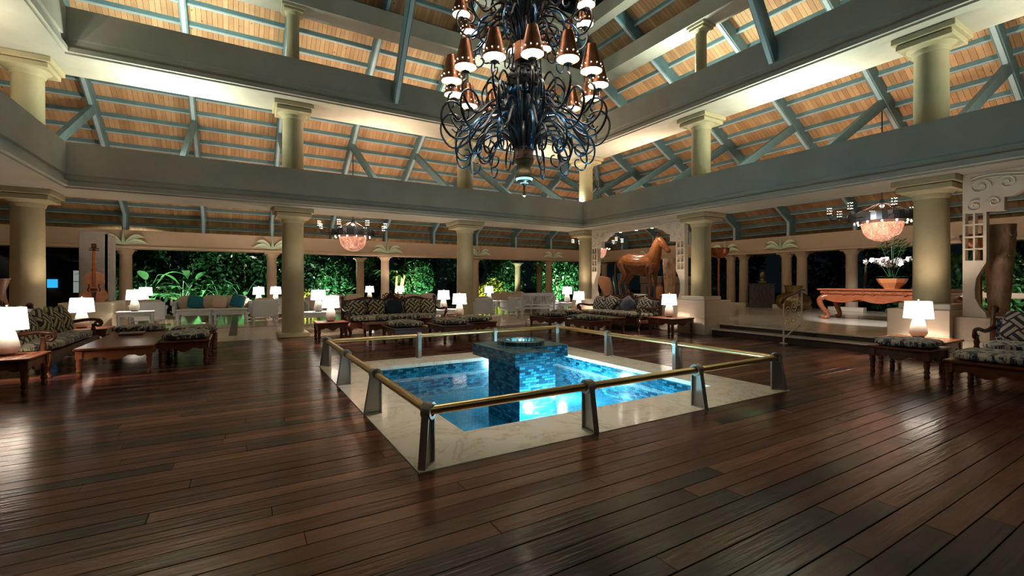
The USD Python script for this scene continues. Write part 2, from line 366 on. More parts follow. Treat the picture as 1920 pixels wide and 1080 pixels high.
# ---------------------------------------------------------------- structure: four alike sides round the square hall
def TW(k, v):                        # (a, b, z) rows of side k -> world
    v = np.asarray(v, float); a, b, z = v.T
    x, y = [(CX + a, CY + b), (CX + b, CY - a), (CX - a, CY - b), (CX - b, CY + a)][k]
    return np.c_[x, y, z]
SIDE = ['back', 'right', 'front', 'left']
def TM(k, mesh):
    m = mesh.copy(); m.vertices = TW(k, m.vertices); return m
def mitred(profile, k):              # a closed (b, z) profile swept along a side and mitred at both corners
    P = np.array(profile, float); n = len(P)
    v = np.vstack([np.c_[-P[:, 0], P], np.c_[P[:, 0], P]])
    tri = trimesh.creation.triangulate_polygon(Polygon(P), engine='earcut')
    f = [[i, (i + 1) % n, n + (i + 1) % n] for i in range(n)] + [[i, n + (i + 1) % n, n + i] for i in range(n)]
    tv, tf = tri
    idx = [int(np.argmin(np.linalg.norm(P - q, axis=1))) for q in tv]
    f += [[idx[a], idx[b], idx[c]] for a, b, c in tf] + [[n + idx[c], n + idx[b], n + idx[a]] for a, b, c in tf]
    m = trimesh.Trimesh(TW(k, v), np.array(f), process=False); m.fix_normals(); return m
def ring_profile(top, groove, bottom, front, back):
    return [(L + front, top), (L + front, groove), (L + front + .035, groove - .02), (L + front + .035, bottom + .14), (L + front - .035, bottom + .125), (L + front - .035, bottom + .04), (L + front + .02, bottom + .03), (L + front + .02, bottom),
            (L + back - .02, bottom), (L + back - .02, bottom + .03), (L + back + .03, bottom + .04), (L + back + .03, bottom + .125), (L + back, bottom + .14), (L + back, top)]
for k in range(4):
    obj('beam', mitred(ring_profile(3.87, 3.29, 3.03, -.70, .48), k), 'beam_plaster', label=f'plastered ring beam of the lower tier on the {SIDE[k]} side of the hall', cat='beam', kind='structure')
for k in range(4):
    obj('beam', mitred(ring_profile(6.375, 5.81, 5.50, -.70, .48), k), 'beam_plaster', label=f'plastered ring beam of the middle tier on the {SIDE[k]} side of the hall', cat='beam', kind='structure')
for k in range(4):
    obj('beam', mitred([(L - .3, 7.86), (L - .3, 8.32), (L + .3, 8.32), (L + .3, 7.86)], k), 'beam_plaster', label=f'slim plastered beam of the top tier on the {SIDE[k]} side under the roof', cat='beam', kind='structure')
for k in (0, 1, 3):
    obj('beam', mitred([(OB - .34, 2.56), (OB - .34, 3.10), (OB + .34, 3.10), (OB + .34, 2.46), (OB - .40, 2.46), (OB - .40, 2.54)], k), 'outer_plaster',
        label=f'warm plastered eaves beam over the outer {SIDE[k]} columns', cat='beam', kind='structure')

# columns of the hall
capital_lo = lambda z, w: cat([rbx(-w, w, -w, w, z - .10, z, .008), rbx(-w * .88, w * .88, -w * .88, w * .88, z - .20, z - .11, .008),
                               lathe([(.0, z - .33), (.235, z - .33), (.25, z - .30), (.26, z - .25), (w * .80, z - .195), (0, z - .195)], 32)])
def column(k, a, base, where, b=L, top=3.03, r=.235, ped=None):
    x, y = side(k, a, b)
    t = thing('column', where, 'column', (x, y, base), 0, 'round hall columns')
    H = top - base
    obj('shaft', lathe([(0, 0.02), (r * 1.04, .02), (r * 1.02, H * .45), (r * .97, H - .2), (0, H - .2)], 40), 'column_plaster', t, smooth=40)
    obj('capital', capital_lo(H, .42), 'column_plaster', t, smooth=35)
    obj('plinth', rbx(-.34, .34, -.34, .34, 0, .10, .012), 'marble_wall' if base > .1 else 'column_plaster', t)
    return t
HB = S / 2
HALL = [(0, -L, 0, 'thick round column at the left corner of the hall behind the patterned sofa'), (0, -HB, 0, 'free-standing round column on the floor left of the back sofa'),
        (0, HB, 0, 'round column right of the carved back sofa'), (0, L, .0, 'slim round column in the far corner of the hall beside the white carved frame'),
        (1, -HB, .84, 'round column on a marble pedestal at the left end of the steps'), (1, HB, .84, 'broad round column on the marble pedestal right of the carved console table')]
for k, a, base, lab in HALL:
    column(k, a, base, lab)
def upper(k, a, lab):
    x, y = side(k, a, L)
    t = thing('column', lab, 'column', (x, y, 3.87), 0, 'upper round columns between the ring beams')
    obj('shaft', lathe([(0, 0.0), (.235, .0), (.225, 1.43), (0, 1.43)], 40), 'column_plaster', t, smooth=40)
    obj('capital', capital_lo(1.63, .42), 'column_plaster', t, smooth=35)
UP = [(0, -L, 'upper column in the left corner between the two ring beams'), (0, -HB, 'upper column standing over the free-standing left column'), (0, HB, 'upper column seen below the left of the chandelier'),
      (0, L, 'upper column in the far corner right of the chandelier tip'), (1, -HB, 'upper column over the pedestal at the steps'), (1, HB, 'thick upper column on the right under the middle beam')]
for u in UP: upper(*u)
def stub(k, a, lab):
    x, y = side(k, a, L)
    t = thing('column', lab, 'column', (x, y, 6.375), 0, 'stub columns under the top beam')
    obj('shaft', lathe([(0, 0.0), (.145, .0), (.135, 1.3), (0, 1.3)], 28), 'column_plaster', t, smooth=40)
    obj('capital', cat([rbx(-.25, .25, -.25, .25, 1.42, 1.485, .006), rbx(-.21, .21, -.21, .21, 1.36, 1.415, .006), lathe([(0, 1.29), (.15, 1.29), (.19, 1.36), (0, 1.36)], 28)]), 'column_plaster', t)
for k, a, lab in [(0, -HB, 'slender stub column on the left middle beam under the roof'), (0, HB, 'slender stub column half hidden behind the left of the chandelier'), (1, -HB, 'slender stub column on the right middle beam near the chandelier'),
                  (1, HB, 'slender stub column at the top right above the frame edge'), (0, L, 'slender stub column in the far corner behind the chandelier')]:
    stub(k, a, lab)

# outer columns with painted palm crowns on the beam above them
def crescent(x1, z1, top, w):
    """A drooping palm leaf from the stem at (0, 0) out to (x1, z1)."""
    u = np.linspace(0, 1, 16)
    up = np.c_[x1 * u, z1 * u + top * 4 * u * (1 - u)]
    lo = np.c_[x1 * u, z1 * u + (top - w) * 4 * u * (1 - u) * (.35 + .65 * u)]
    return Polygon(np.vstack([up, lo[::-1]])).buffer(0)
def palm(parent_k, a, b, lab):
    x, y = side(parent_k, a, b)
    t = thing('palm_relief', lab, 'palm relief', (x, y, 2.58), -90 * parent_k, 'painted palm crowns over the outer columns')
    for sgn in (-1, 1):
        for x1, z1, top, w in [(.68, .02, .20, .125), (.58, .24, .23, .115)]:
            obj('frond', prism(crescent(sgn * x1, z1, top, w), .05), 'palm_fresco', t)
            obj('frond_edge', prism(crescent(sgn * x1 * .99, z1, top - w * .62, .030), .062), 'palm_fresco_dark', t)
    obj('bud', prism(Polygon([(-.05, 0), (-.035, .2), (0, .50), (.035, .2), (.05, 0)]), .07), 'palm_fresco_dark', t)
def outer_col(x, y, z0, lab, r=.19, top=2.46, p=None):
    t = thing('column', lab, 'column', (x, y, z0), 0, 'outer columns')
    H = top - z0
    obj('shaft', lathe([(0, 0), (r, 0), (r * .92, H - .14), (0, H - .14)], 24), 'outer_plaster', t, smooth=40)
    obj('capital', cat([rbx(-.27, .27, -.27, .27, H - .06, H, .006), lathe([(0, H - .2), (r * .95, H - .2), (r * 1.12, H - .13), (.26, H - .06), (0, H - .06)], 24)]), 'outer_plaster', t, smooth=35)
    obj('plinth', rbx(-.25, .25, -.25, .25, 0, .09, .01), 'outer_plaster', t)
YO = CY + OB
for a, lab, pl in [(-L, 'outer column beside the white carved panel and the cello', 'palm relief above the column next to the cello'), (-HB, 'outer column behind the white armchair and lamp', 'palm relief left of the free-standing column'),
                   (HB, 'outer column behind the crest of the back sofa', 'palm relief right of the left bowl chandelier'), (L, 'outer column right behind the round column beside the back sofa', 'palm relief partly behind the column beside the back sofa'),
                   (L + S, 'outer column in the gap left of the corner column', 'palm relief left of the corner column')]:
    outer_col(CX + a, YO, 0, lab); palm(0, a, OB - .44, pl)
outer_col(4.95, 22.6, 0, 'second slim column close behind the outer column at the sofa crest')
outer_col(16.2, 23.8, 0, 'thin dim column in the garden gap left of the slat-backed bench lamp')
outer_col(14.6, 23.8, 0, 'thin dim column between the lit shrubs at the back')
XO = CX + OB
for y, lab, pl in [(20.6, 'dim outer column behind the far bowl chandelier', 'palm relief behind the far copper bowl chandelier'), (16.8, 'dim outer column behind the horse', 'palm relief under the horse head'),
                   (12.4, 'left one of the first pair of outer columns behind the copper torchere', 'palm relief behind the copper torchere bowl'), (10.0, 'left one of the column pair behind the stair handrail', 'palm relief over the column pair behind the stair handrail'),
                   (7.75, 'single outer column left of the orchid bowl', None)]:
    outer_col(XO, y, .27, lab)
    if pl: palm(1, -(y - CY), OB - .44, pl)
outer_col(XO, 11.8, .27, 'right one of the first pair of outer columns near the grey cabinet')
outer_col(XO, 9.42, .27, 'right one of the column pair behind the stair handrail')
for y0_, y1_, lab in [(11.4, 12.8, 'long stone base block under the first column pair'), (9.0, 10.4, 'long stone base block under the column pair behind the handrail'), (7.2, 8.3, 'stone base block under the single outer column')]:
    obj('base_block', rbx(XO - .5, XO - .24, y0_, y1_, .27, .42, .01), 'marble_wall', label=lab, cat='stone block')

# ------------------------------------------------ roof: pine boards on purlins and painted rafters
RS, RZ = .584, 3.95
zr = lambda b: RZ + RS * (OB - b)
ca, sa = 1 / math.hypot(1, RS), RS / math.hypot(1, RS)
B0, B1 = 5.95, 16.9
for k in range(4):
    ceil = thing('ceiling', f'{SIDE[k]} slope of the pine boarded hip roof with purlins and painted rafters', 'ceiling', kind='structure')
    bw = .1155
    nb = int(2 * B1 / bw)
    rest = []
    for i in range(nb):
        a0, a1 = -B1 + i * bw + .003, -B1 + (i + 1) * bw - .003
        s0, s1 = max(B0, abs(a0)), max(B0, abs(a1))
        if max(s0, s1) > B1 - .05: continue
        t = .03 + rng.uniform(0, .004)
        v = []
        for up in (0, t):
            v += [(a0, s0, zr(s0) + up), (a1, s1, zr(s1) + up), (a1, B1, zr(B1) + up), (a0, B1, zr(B1) + up)]
        f = [[0, 2, 1], [0, 3, 2], [4, 5, 6], [4, 6, 7], [0, 1, 5], [0, 5, 4], [1, 2, 6], [1, 6, 5], [2, 3, 7], [2, 7, 6], [3, 0, 4], [3, 4, 7]]
        m = trimesh.Trimesh(TW(k, v), np.array(f), process=False)
        m.fix_normals()
        if k == 2: rest.append(m)
        else: obj('board', m, 'pine', ceil)
    if rest: key(obj('boarding', cat(rest), 'pine', ceil), kind='stuff')
    sheet = []
    v = [(-B0 + .1, B0 - .1, zr(B0 - .1) + .06), (B0 - .1, B0 - .1, zr(B0 - .1) + .06), (B1, B1, zr(B1) + .06), (-B1, B1, zr(B1) + .06)]
    v += [(a, b, z + .05) for a, b, z in v]
    m = trimesh.Trimesh(TW(k, v), np.array([[0, 2, 1], [0, 3, 2], [4, 5, 6], [4, 6, 7], [0, 1, 5], [0, 5, 4], [1, 2, 6], [1, 6, 5], [2, 3, 7], [2, 7, 6], [3, 0, 4], [3, 4, 7]]), process=False); m.fix_normals()
    obj('roof_sheet', m, 'dark_roof', ceil)
    for b in np.arange(6.2, 16.6, .5):
        h, w2 = .10, .03
        P = [(b - w2 * ca + h * -sa * 0, zr(b - w2)), (b - w2, zr(b - w2) - h), (b + w2, zr(b + w2) - h), (b + w2, zr(b + w2))]
        obj('purlin', mitred(P, k), 'blue_timber', ceil)
        obj('purlin_edge', mitred([(b - w2 - .004, zr(b) - h + .008), (b - w2 - .004, zr(b) - h - .022), (b + w2 + .004, zr(b) - h - .022), (b + w2 + .004, zr(b) - h + .008)], k), 'pale_timber', ceil)
    D = .42
    for i in range(-6, 7):
        a = i * HB
        s0 = max(5.98, abs(a) + .1)
        if s0 > OB - .6: continue
        P = [(s0, zr(s0) - .005), (s0, zr(s0) - D), (OB - .22, zr(OB - .22) - D), (OB - .22, 3.1), (OB + .16, 3.1), (OB + .16, zr(OB + .16) - .005)]
        poly = Polygon(P)
        m = prism(poly, .15, 'yz', a); m.vertices = TW(k, m.vertices); m.fix_normals()
        rf = obj('rafter', m, 'blue_timber', ceil)
        Q = [(s0, zr(s0) - D), (s0, zr(s0) - D - .03), (OB - .245, zr(OB - .22) - D - .02), (OB - .245, 3.1), (OB - .22, 3.1), (OB - .22, zr(OB - .22) - D)]
        m = prism(Polygon(Q).buffer(0), .08, 'yz', a); m.vertices = TW(k, m.vertices); m.fix_normals()
        obj('rafter_edge', m, 'pale_timber', rf)
        if abs(a) < L - .3 + 4 and s0 < 11.3:
            b0, z0, b1, z1 = L + .45, 3.87, 11.2, zr(11.2) - D + .06
            d = np.array([b1 - b0, z1 - z0]); d /= np.linalg.norm(d); nn = np.array([-d[1], d[0]]) * .13
            P = [(b0 + .02, z0), (b0 + .36, z0), (b1 + nn[0] * -1, z1 - nn[1]), (b1 + nn[0], z1 + nn[1])]
            m = prism(Polygon(P).buffer(0), .11, 'yz', a); m.vertices = TW(k, m.vertices); m.fix_normals()
            obj('brace', m, 'blue_timber', ceil)
        if i == 0:
            b0, z0, b1, z1 = L - .69, 5.86, 2.7, 10.95
            d = np.array([b1 - b0, z1 - z0]); d /= np.linalg.norm(d); nn = np.array([-d[1], d[0]]) * .15
            m = prism(Polygon([(b0 - nn[0], z0 - nn[1]), (b0 + nn[0], z0 + nn[1]), (b1 + nn[0], z1 + nn[1]), (b1 - nn[0], z1 - nn[1])]), .14, 'yz', a); m.vertices = TW(k, m.vertices); m.fix_normals()
            st = obj('strut', m, 'blue_timber', ceil)
            e = nn / .15
            m = prism(Polygon([(b0 + e[0] * .15, z0 + e[1] * .15), (b0 + e[0] * .18, z0 + e[1] * .18), (b1 + e[0] * .18, z1 + e[1] * .18), (b1 + e[0] * .15, z1 + e[1] * .15)]), .08, 'yz', a); m.vertices = TW(k, m.vertices)
            m2 = prism(Polygon([(b0 - e[0] * .15, z0 - e[1] * .15), (b0 - e[0] * .18, z0 - e[1] * .18), (b1 - e[0] * .18, z1 - e[1] * .18), (b1 - e[0] * .15, z1 - e[1] * .15)]), .08, 'yz', a); m2.vertices = TW(k, m2.vertices)
            m.fix_normals(); m2.fix_normals()
            obj('strut_edge', cat([m, m2]), 'pale_timber', st)
    # hip rafter on the left corner of this side, ring beam of the lantern, lantern roof
    hp = tube([TW(k, [(-s, s, zr(s) - D * .6)])[0] for s in (6.1, 11, OB - .2)], .12, 6)
    obj('hip_rafter', hp, 'blue_timber', ceil)
    obj('lantern_beam', mitred([(5.65, 8.98), (5.65, 9.42), (5.97, 9.42), (5.97, 8.98)], k), 'beam_plaster', ceil)
    v = [(-6.4, 6.4, 10.3), (6.4, 6.4, 10.3), (0.01, .01, 14.0), (-.01, .01, 14.0)]
    v += [(a, b, z + .08) for a, b, z in v]
    m = trimesh.Trimesh(TW(k, v), np.array([[0, 2, 1], [0, 3, 2], [4, 5, 6], [4, 6, 7], [0, 1, 5], [0, 5, 4], [1, 2, 6], [1, 6, 5], [2, 3, 7], [2, 7, 6], [3, 0, 4], [3, 4, 7]]), process=False); m.fix_normals()
    obj('lantern_roof', m, 'dark_roof', ceil)

# ------------------------------------------------ floors
fl = thing('floor', 'dark polished hardwood deck boards round the pool', 'floor', kind='structure')
PX0, PX1, PY0, PY1 = CX - 2.31, CX + 2.31, CY - 2.31, CY + 2.31
DX0, DX1, DY0, DY1, PW = -3.9, 9.97, -2.0, 11.74, .135
cand = []
r = 0
y = DY0
while y < DY1 - .02:
    y2 = min([y + PW, DY1] + [c for c in (PY0 - .004, PY1 + .004) if c > y + .01])
    segs = [(DX0, DX1)]
    if PY0 - .01 < (y + y2) / 2 < PY1 + .01: segs = [(DX0, PX0 - .004), (PX1 + .004, DX1)]
    for x0, x1 in segs:
        x = x0 - (rng.uniform(0, 2.6) if x0 == DX0 else rng.uniform(0, 1.5))
        while x < x1:
            ln = rng.uniform(1.7, 4.2)
            a, b = max(x, x0), min(x + ln, x1)
            if b - a > .04: cand.append((a + .001, b - .001, y + .0018, y2 - .0018))
            x += ln
    y = y2
def area(q):
    xm, ym = min(max(q[0], 0.3), q[1]), (q[2] + q[3]) / 2
    d = xm * math.sin(math.radians(YAW)) + ym * math.cos(math.radians(YAW))
    lat = xm * math.cos(math.radians(YAW)) - ym * math.sin(math.radians(YAW))
    if d < .8 or abs(lat / d) > 1.3 or 1.3 / d > .66: return 0 if d < 1.5 else 1e-4
    return (q[1] - q[0]) / d ** 3
cand.sort(key=area, reverse=True)
def plank(q):
    z = rng.uniform(-.001, .001)
    return rbx(q[0], q[1], q[2], q[3], -.025, z, .0025)
for q in cand[:300]: obj('plank', plank(q), 'deck_wood', fl)
key(obj('planking', cat([plank(q) for q in cand[300:]]), 'deck_wood_far', fl), kind='stuff')
obj('sub_floor', bx(DX0, DX1, DY0, PY0 + .5, -.06, -.027), 'black_gap', fl)
obj('sub_floor', bx(DX0, DX1, PY1 - .5, DY1, -.06, -.027), 'black_gap', fl)
obj('sub_floor', bx(DX0, PX0 + .5, PY0 + .5, PY1 - .5, -.06, -.027), 'black_gap', fl)
obj('sub_floor', bx(PX1 - .5, DX1, PY0 + .5, PY1 - .5, -.06, -.027), 'black_gap', fl)
f2 = thing('floor', 'polished pinkish marble floor of the lounge aisle behind the columns', 'floor', kind='structure')
def slabs(parent, x0, x1, y0, y1, z, step, m):
    n = 0
    xs, ys = np.arange(x0, x1, step), np.arange(y0, y1, step)
    for xx in xs:
        for yy in ys:
            obj('slab', rbx(xx + .002, min(xx + step, x1) - .002, yy + .002, min(yy + step, y1) - .002, z - .05, z, .003), m, parent)
slabs(f2, -3.9, 9.97, DY1, 23.0, 0, 1.9, 'marble_floor')
slabs(f2, -15.0, -3.9, -2, 23.0, 0, 3.6, 'marble_floor')
slabs(f2, 9.97, 17.6, 12.5, 23.0, 0, 2.5, 'marble_floor')
obj('border_strip', bx(-3.9, 9.97, DY1 + .0, DY1 + .03, -.04, .001), 'dark_stone', f2)
for x in (-.25, 2.6, 4.1, 6.9):
    obj('border_strip', rbx(x, x + .18, 12.9, 20.2, -.04, .001, .0005), 'dark_stone', f2)
obj('border_strip', rbx(-3.8, 16, 15.1, 15.28, -.04, .0014, .0005), 'dark_stone', f2)
f3 = thing('floor', 'raised pale marble platform reached by two steps on the right', 'floor', kind='structure')
slabs(f3, 10.32, 19.2, -8.0, 12.4, .27, 1.8, 'marble_step')
obj('platform_base', bx(10.34, 19.2, -8, 12.4, -.05, .215), 'marble_step', f3)
obj('riser', bx(10.30, 10.34, 3.4, 7.2, .0, .24), 'dark_stone', f3)
st = thing('steps', 'low marble steps up to the platform with dark risers', 'steps', kind='structure')
obj('tread', rbx(9.95, 10.36, 3.4, 7.2, .12, .15, .006), 'marble_step', st)
obj('riser', bx(9.99, 10.04, 3.4, 7.2, 0, .12), 'dark_stone', st)
obj('tread', rbx(10.26, 10.6, 3.4, 7.2, .235, .272, .006), 'marble_step', st)
g = obj('ground', cat([bx(-60, 60, 22.9, 80, -.4, -.1), bx(19.1, 60, -40, 22.9, -.4, -.1), bx(-60, -14.9, -40, 22.9, -.4, -.1), bx(-60, 60, -80, -40, -.4, -.1)]), 'garden_ground', label='dark garden soil outside the pavilion', cat='ground', kind='structure')

# pedestal walls
def ashlar(name, boxes, lab, m='marble_wall'):
    t = thing(name, lab, 'marble wall')
    for (x0, x1, y0, y1, z0, z1) in boxes:
        n = max(1, round((y1 - y0) / .85)) if (y1 - y0) >= (x1 - x0) else 1
        mx = 1 if n > 1 else max(1, round((x1 - x0) / .85))
        for i in range(n):
            for j in range(mx):
                for zz in ([(z0, z0 + (z1 - z0) / 2), (z0 + (z1 - z0) / 2, z1)] if z1 - z0 > .5 else [(z0, z1)]):
                    obj('block', rbx(x0 + (x1 - x0) * j / mx + .001, x0 + (x1 - x0) * (j + 1) / mx - .001, y0 + (y1 - y0) * i / n + .001, y0 + (y1 - y0) * (i + 1) / n - .001, zz[0] + .001, zz[1] - .0005, .004), m, t)
    return t
ashlar('pedestal_wall', [(9.70, 10.75, 7.12, 7.93, 0, .84), (9.86, 10.75, 7.93, 12.5, 0, .74)], 'low marble wall behind the far right sofa, carrying the wooden horse')
ashlar('pedestal_wall', [(9.70, 10.75, 2.66, 3.48, 0, .84), (9.86, 10.75, -4.0, 2.66, 0, .74)], 'low marble wall behind the near right sofa with the white carved frame on it')
ashlar('pedestal_wall', [(-4.0, -2.95, 15.9, 17.6, 0, .76)], 'low marble block under the big wooden cello')

# pool
cop = thing('pool_coping', 'cream marble border of slabs round the sunken pool', 'pool edge', kind='structure')
IX0, IX1, IY0, IY1 = CX - 1.685, CX + 1.685, CY - 1.685, CY + 1.685
for k in range(4):
    o, i = 2.308, 1.685
    cuts = [-2, -.62, .55, 2]
    for j in range(3):
        a0, a1 = cuts[j], cuts[j + 1]
        e = .0022
        q = [(max(-i, a0) if j == 0 else a0 + e, i), ((min(i, a1)) if j == 2 else a1 - e, i), (o - e if j == 2 else a1 - e, o), (-o + e if j == 0 else a0 + e, o)]
        v = [(a, b, z) for z in (-.05, .004) for a, b in q]
        m = trimesh.convex.convex_hull(TW(k, v))
        obj('slab', m, 'marble', cop)
bas = thing('pool_basin', 'pool shell lined with blue mosaic', 'pool', kind='structure')
zf, th = -.52, .1
obj('pool_floor', bx(IX0 - th, IX1 + th, IY0 - th, IY1 + th, zf - .08, zf), 'mosaic_floor', bas)
for k in range(4):
    m = trimesh.convex.convex_hull(TW(k, [(a * (1.685 + (o * th)), 1.685 + o * th, z) for a in (-1, 1) for o in (0, 1) for z in (zf, -.048)]))
    obj('pool_wall', m, 'mosaic_wall', bas)
gx, gy = np.meshgrid(np.linspace(IX0 + .001, IX1 - .001, 40), np.linspace(IY0 + .001, IY1 - .001, 40))
v = np.c_[gx.ravel(), gy.ravel(), np.full(gx.size, -.13)]
f = [[j * 40 + i, j * 40 + i + 1, (j + 1) * 40 + i + 1, (j + 1) * 40 + i] for j in range(39) for i in range(39)]
obj('pool_water', (v, np.array(f)), 'water', label='still clear water in the blue tiled pool', cat='water')
fo = thing('fountain', 'blue mosaic fountain block rising from the pool', 'fountain')
obj('shaft', bx(2.97, 3.52, 4.80, 5.62, zf, .39), 'mosaic_wall', fo)
obj('slab', cat([bx(2.86, 3.32, 4.72, 5.90, .265, .42), bx(3.30, 3.97, 5.12, 5.90, .255, .41)]), 'mosaic_wall', fo)
obj('slab_top', cat([bx(2.862, 3.318, 4.722, 5.898, .41, .424), bx(3.30, 3.968, 5.122, 5.898, .405, .416), bx(3.3, 3.518, 4.802, 5.3, .388, .394)]), 'mosaic_top', fo)
ringb = lathe([(.20, .41), (.34, .41), (.34, .475), (.32, .48), (.22, .48), (.20, .46), (.20, .41)], 32, (3.44, 5.52, 0))
obj('basin_rim', ringb, 'mosaic_top', fo)
bw_ = thing('pool_light', 'round underwater lamp shining at the foot of the fountain', 'lamp', (3.22, 4.62, zf))
obj('housing', lathe([(0, 0), (.07, 0), (.075, .10), (.06, .12), (0, .12)], 20), 'steel', bw_)
obj('lens', lathe([(0, .121), (.055, .121), (.04, .135), (0, .138)], 20), 'pool_lamp', bw_)
lamp_light('SphereLight', (3.22, 4.62, zf + .20), 16, COOL, .05)
lamp_light('SphereLight', (4.35, 5.75, zf + .16), 24, COOL, .05)
lamp_light('SphereLight', (3.44, 5.52, .45), 1.2, COOL, .025)
lamp_light('SphereLight', (4.0, 4.1, zf + .16), 7, COOL, .05)

# railing round the pool
rl = thing('pool_railing', 'low brass rail on tapered steel posts round the pool', 'railing')
ra = 2.20
RZH = .385
def post_mesh():
    P = Polygon([(-.045, 0.0), (.105, 0), (.045, RZH - .02), (-.045, RZH - .02)])
    web = prism(P, .012, 'xz')
    fl_ = [bx(-.052, -.040, -.028, .028, 0, RZH - .02)]
    d = np.array([.045 - .105, RZH - .02]); n_ = np.array([d[1], -d[0]]); n_ /= np.linalg.norm(n_)
    q = Polygon([(.105, 0), (.105 + n_[0] * .012, 0), (.045 + n_[0] * .012, RZH - .02), (.045, RZH - .02)])
    fl_.append(prism(q, .056, 'xz')); fl_.append(bx(-.05, .105, -.028, .028, 0, .012))
    return cat([web] + fl_)
def collar_mesh():
    m = trimesh.creation.annulus(r_min=.038, r_max=.062, height=.07, sections=28); m = rot(m, 90, (1, 0, 0)); return mv(m, (0, 0, RZH))
for k in range(4):
    for j, a in enumerate((-ra, -ra / 3, ra / 3)):
        m, c = post_mesh(), collar_mesh()
        ang = {0: 90, 1: 0, 2: -90, 3: 180}[k]
        if j == 0: ang += 45
        x, y = side(k, a, ra)
        p = obj('post', mv(rot(m, ang), (x, y, .004)), 'steel', rl)
        obj('collar', mv(rot(c, ang), (x, y, 0)), 'steel', p)
    for j in range(3):
        a0 = -ra + j * 2 * ra / 3
        x0, y0_ = side(k, a0, ra); x1, y1_ = side(k, a0 + 2 * ra / 3, ra)
        obj('rail', cyl((x0, y0_, RZH), (x1, y1_, RZH), .034, 20), 'brass', rl, smooth=40)
# ---------------------------------------------------------------- furniture builders (front faces -y, base at the origin)
def scallop(w, z0, drop, n=60):      # apron board: straight top, wavy lower edge
    x = np.linspace(-w / 2, w / 2, n); u = np.abs(x) / (w / 2)
    low = z0 - drop * (.35 + .65 * np.clip(np.cos(u * math.pi * 1.5), 0, 1) ** .8 + .30 * np.clip(np.sin((u - .55) * math.pi * 3.2), 0, 1) * (u > .55) * (u < .87)) - drop * 1.1 * (np.clip((u - .90) / .1, 0, 1)) ** 2
    return x, low
TURN = [(.0, 0), (.028, 0), (.034, .02), (.030, .05), (.024, .065), (.034, .08), (.036, .10), (.026, .12), (.032, .16), (.038, .20), (.030, .235), (.038, .25), (.038, .27), (0, .27)]
def leg_mesh(h, fat=1.0):
    k = h / .27
    return lathe([(r * fat, z * k) for r, z in TURN], 12)
def low_table(name, label, w, d, h, m, loc, rz=0, pad=None, group=None, category='table', inset=.02, apron=.085):
    group = {'side_table': 'red-brown side tables', 'ottoman': 'patterned ottomans', 'coffee_table': 'low coffee tables'}.get(name)
    t = thing(name, label, category, loc, rz, group)
    obj('top', cat([rbx(-w / 2, w / 2, -d / 2, d / 2, h - .035, h, .01)]), m, t)
    zt = h - .036
    for ax in (0, 1):
        ww = (w, d)[ax] - .07
        for sgn in (-1, 1):
            x, low = scallop(ww, zt - .06, apron)
            poly = Polygon(list(zip(x, low)) + [(ww / 2, zt), (-ww / 2, zt)]).buffer(0)
            if ax == 0: a = prism(poly, .025, 'xz', sgn * (d / 2 - .045))
            else: a = prism(poly, .025, 'yz', sgn * (w / 2 - .045))
            obj('apron', a, m, t)
    for sx in (-1, 1):
        for sy in (-1, 1):
            lm = cat([leg_mesh(h - .14), bx(-.036, .036, -.036, .036, h - .141, zt)])
            obj('leg', mv(lm, (sx * (w / 2 - .055), sy * (d / 2 - .055), 0)), m, t, smooth=45)
    if pad:
        c = cushion(w - .06, d - .06, .13, seed=int(w * 100 + d * 37))
        obj('cushion', mv(c, (0, 0, h + .055)), pad, t, smooth=True)
    return t

def table_lamp(label, loc):
    t = thing('table_lamp', label, 'lamp', loc, 0, 'white table lamps')
    obj('foot', lathe([(0, 0), (.075, 0), (.075, .02), (.06, .026), (0, .026)], 20), 'table_wood', t)
    obj('body', lathe([(0, .024), (.085, .026), (.112, .07), (.113, .11), (.100, .18), (.082, .255), (.070, .285), (.03, .30), (0, .30)], 28), 'ceramic', t, smooth=50)
    obj('shade', lathe([(.19, .305), (.168, .575), (.162, .575), (.184, .305), (.19, .305)], 32), 'shade_glow', t, smooth=40)
    obj('finial', cat([cyl((0, 0, .29), (0, 0, .60), .006, 6), ball((0, 0, .60), .012), bx(-.166, .166, -.004, .004, .565, .570)]), 'steel', t)
    return t
first_lamp = None
def lamp(label, x, y, z, group=None):
    global first_lamp
    lamp_light('SphereLight', (x, y, z + .46), 12, (1., .78, .58), .05)
    if first_lamp is None:
        first_lamp = table_lamp(label, (x, y, z)); return first_lamp
    return dup(first_lamp, label, (x, y, z), 0)

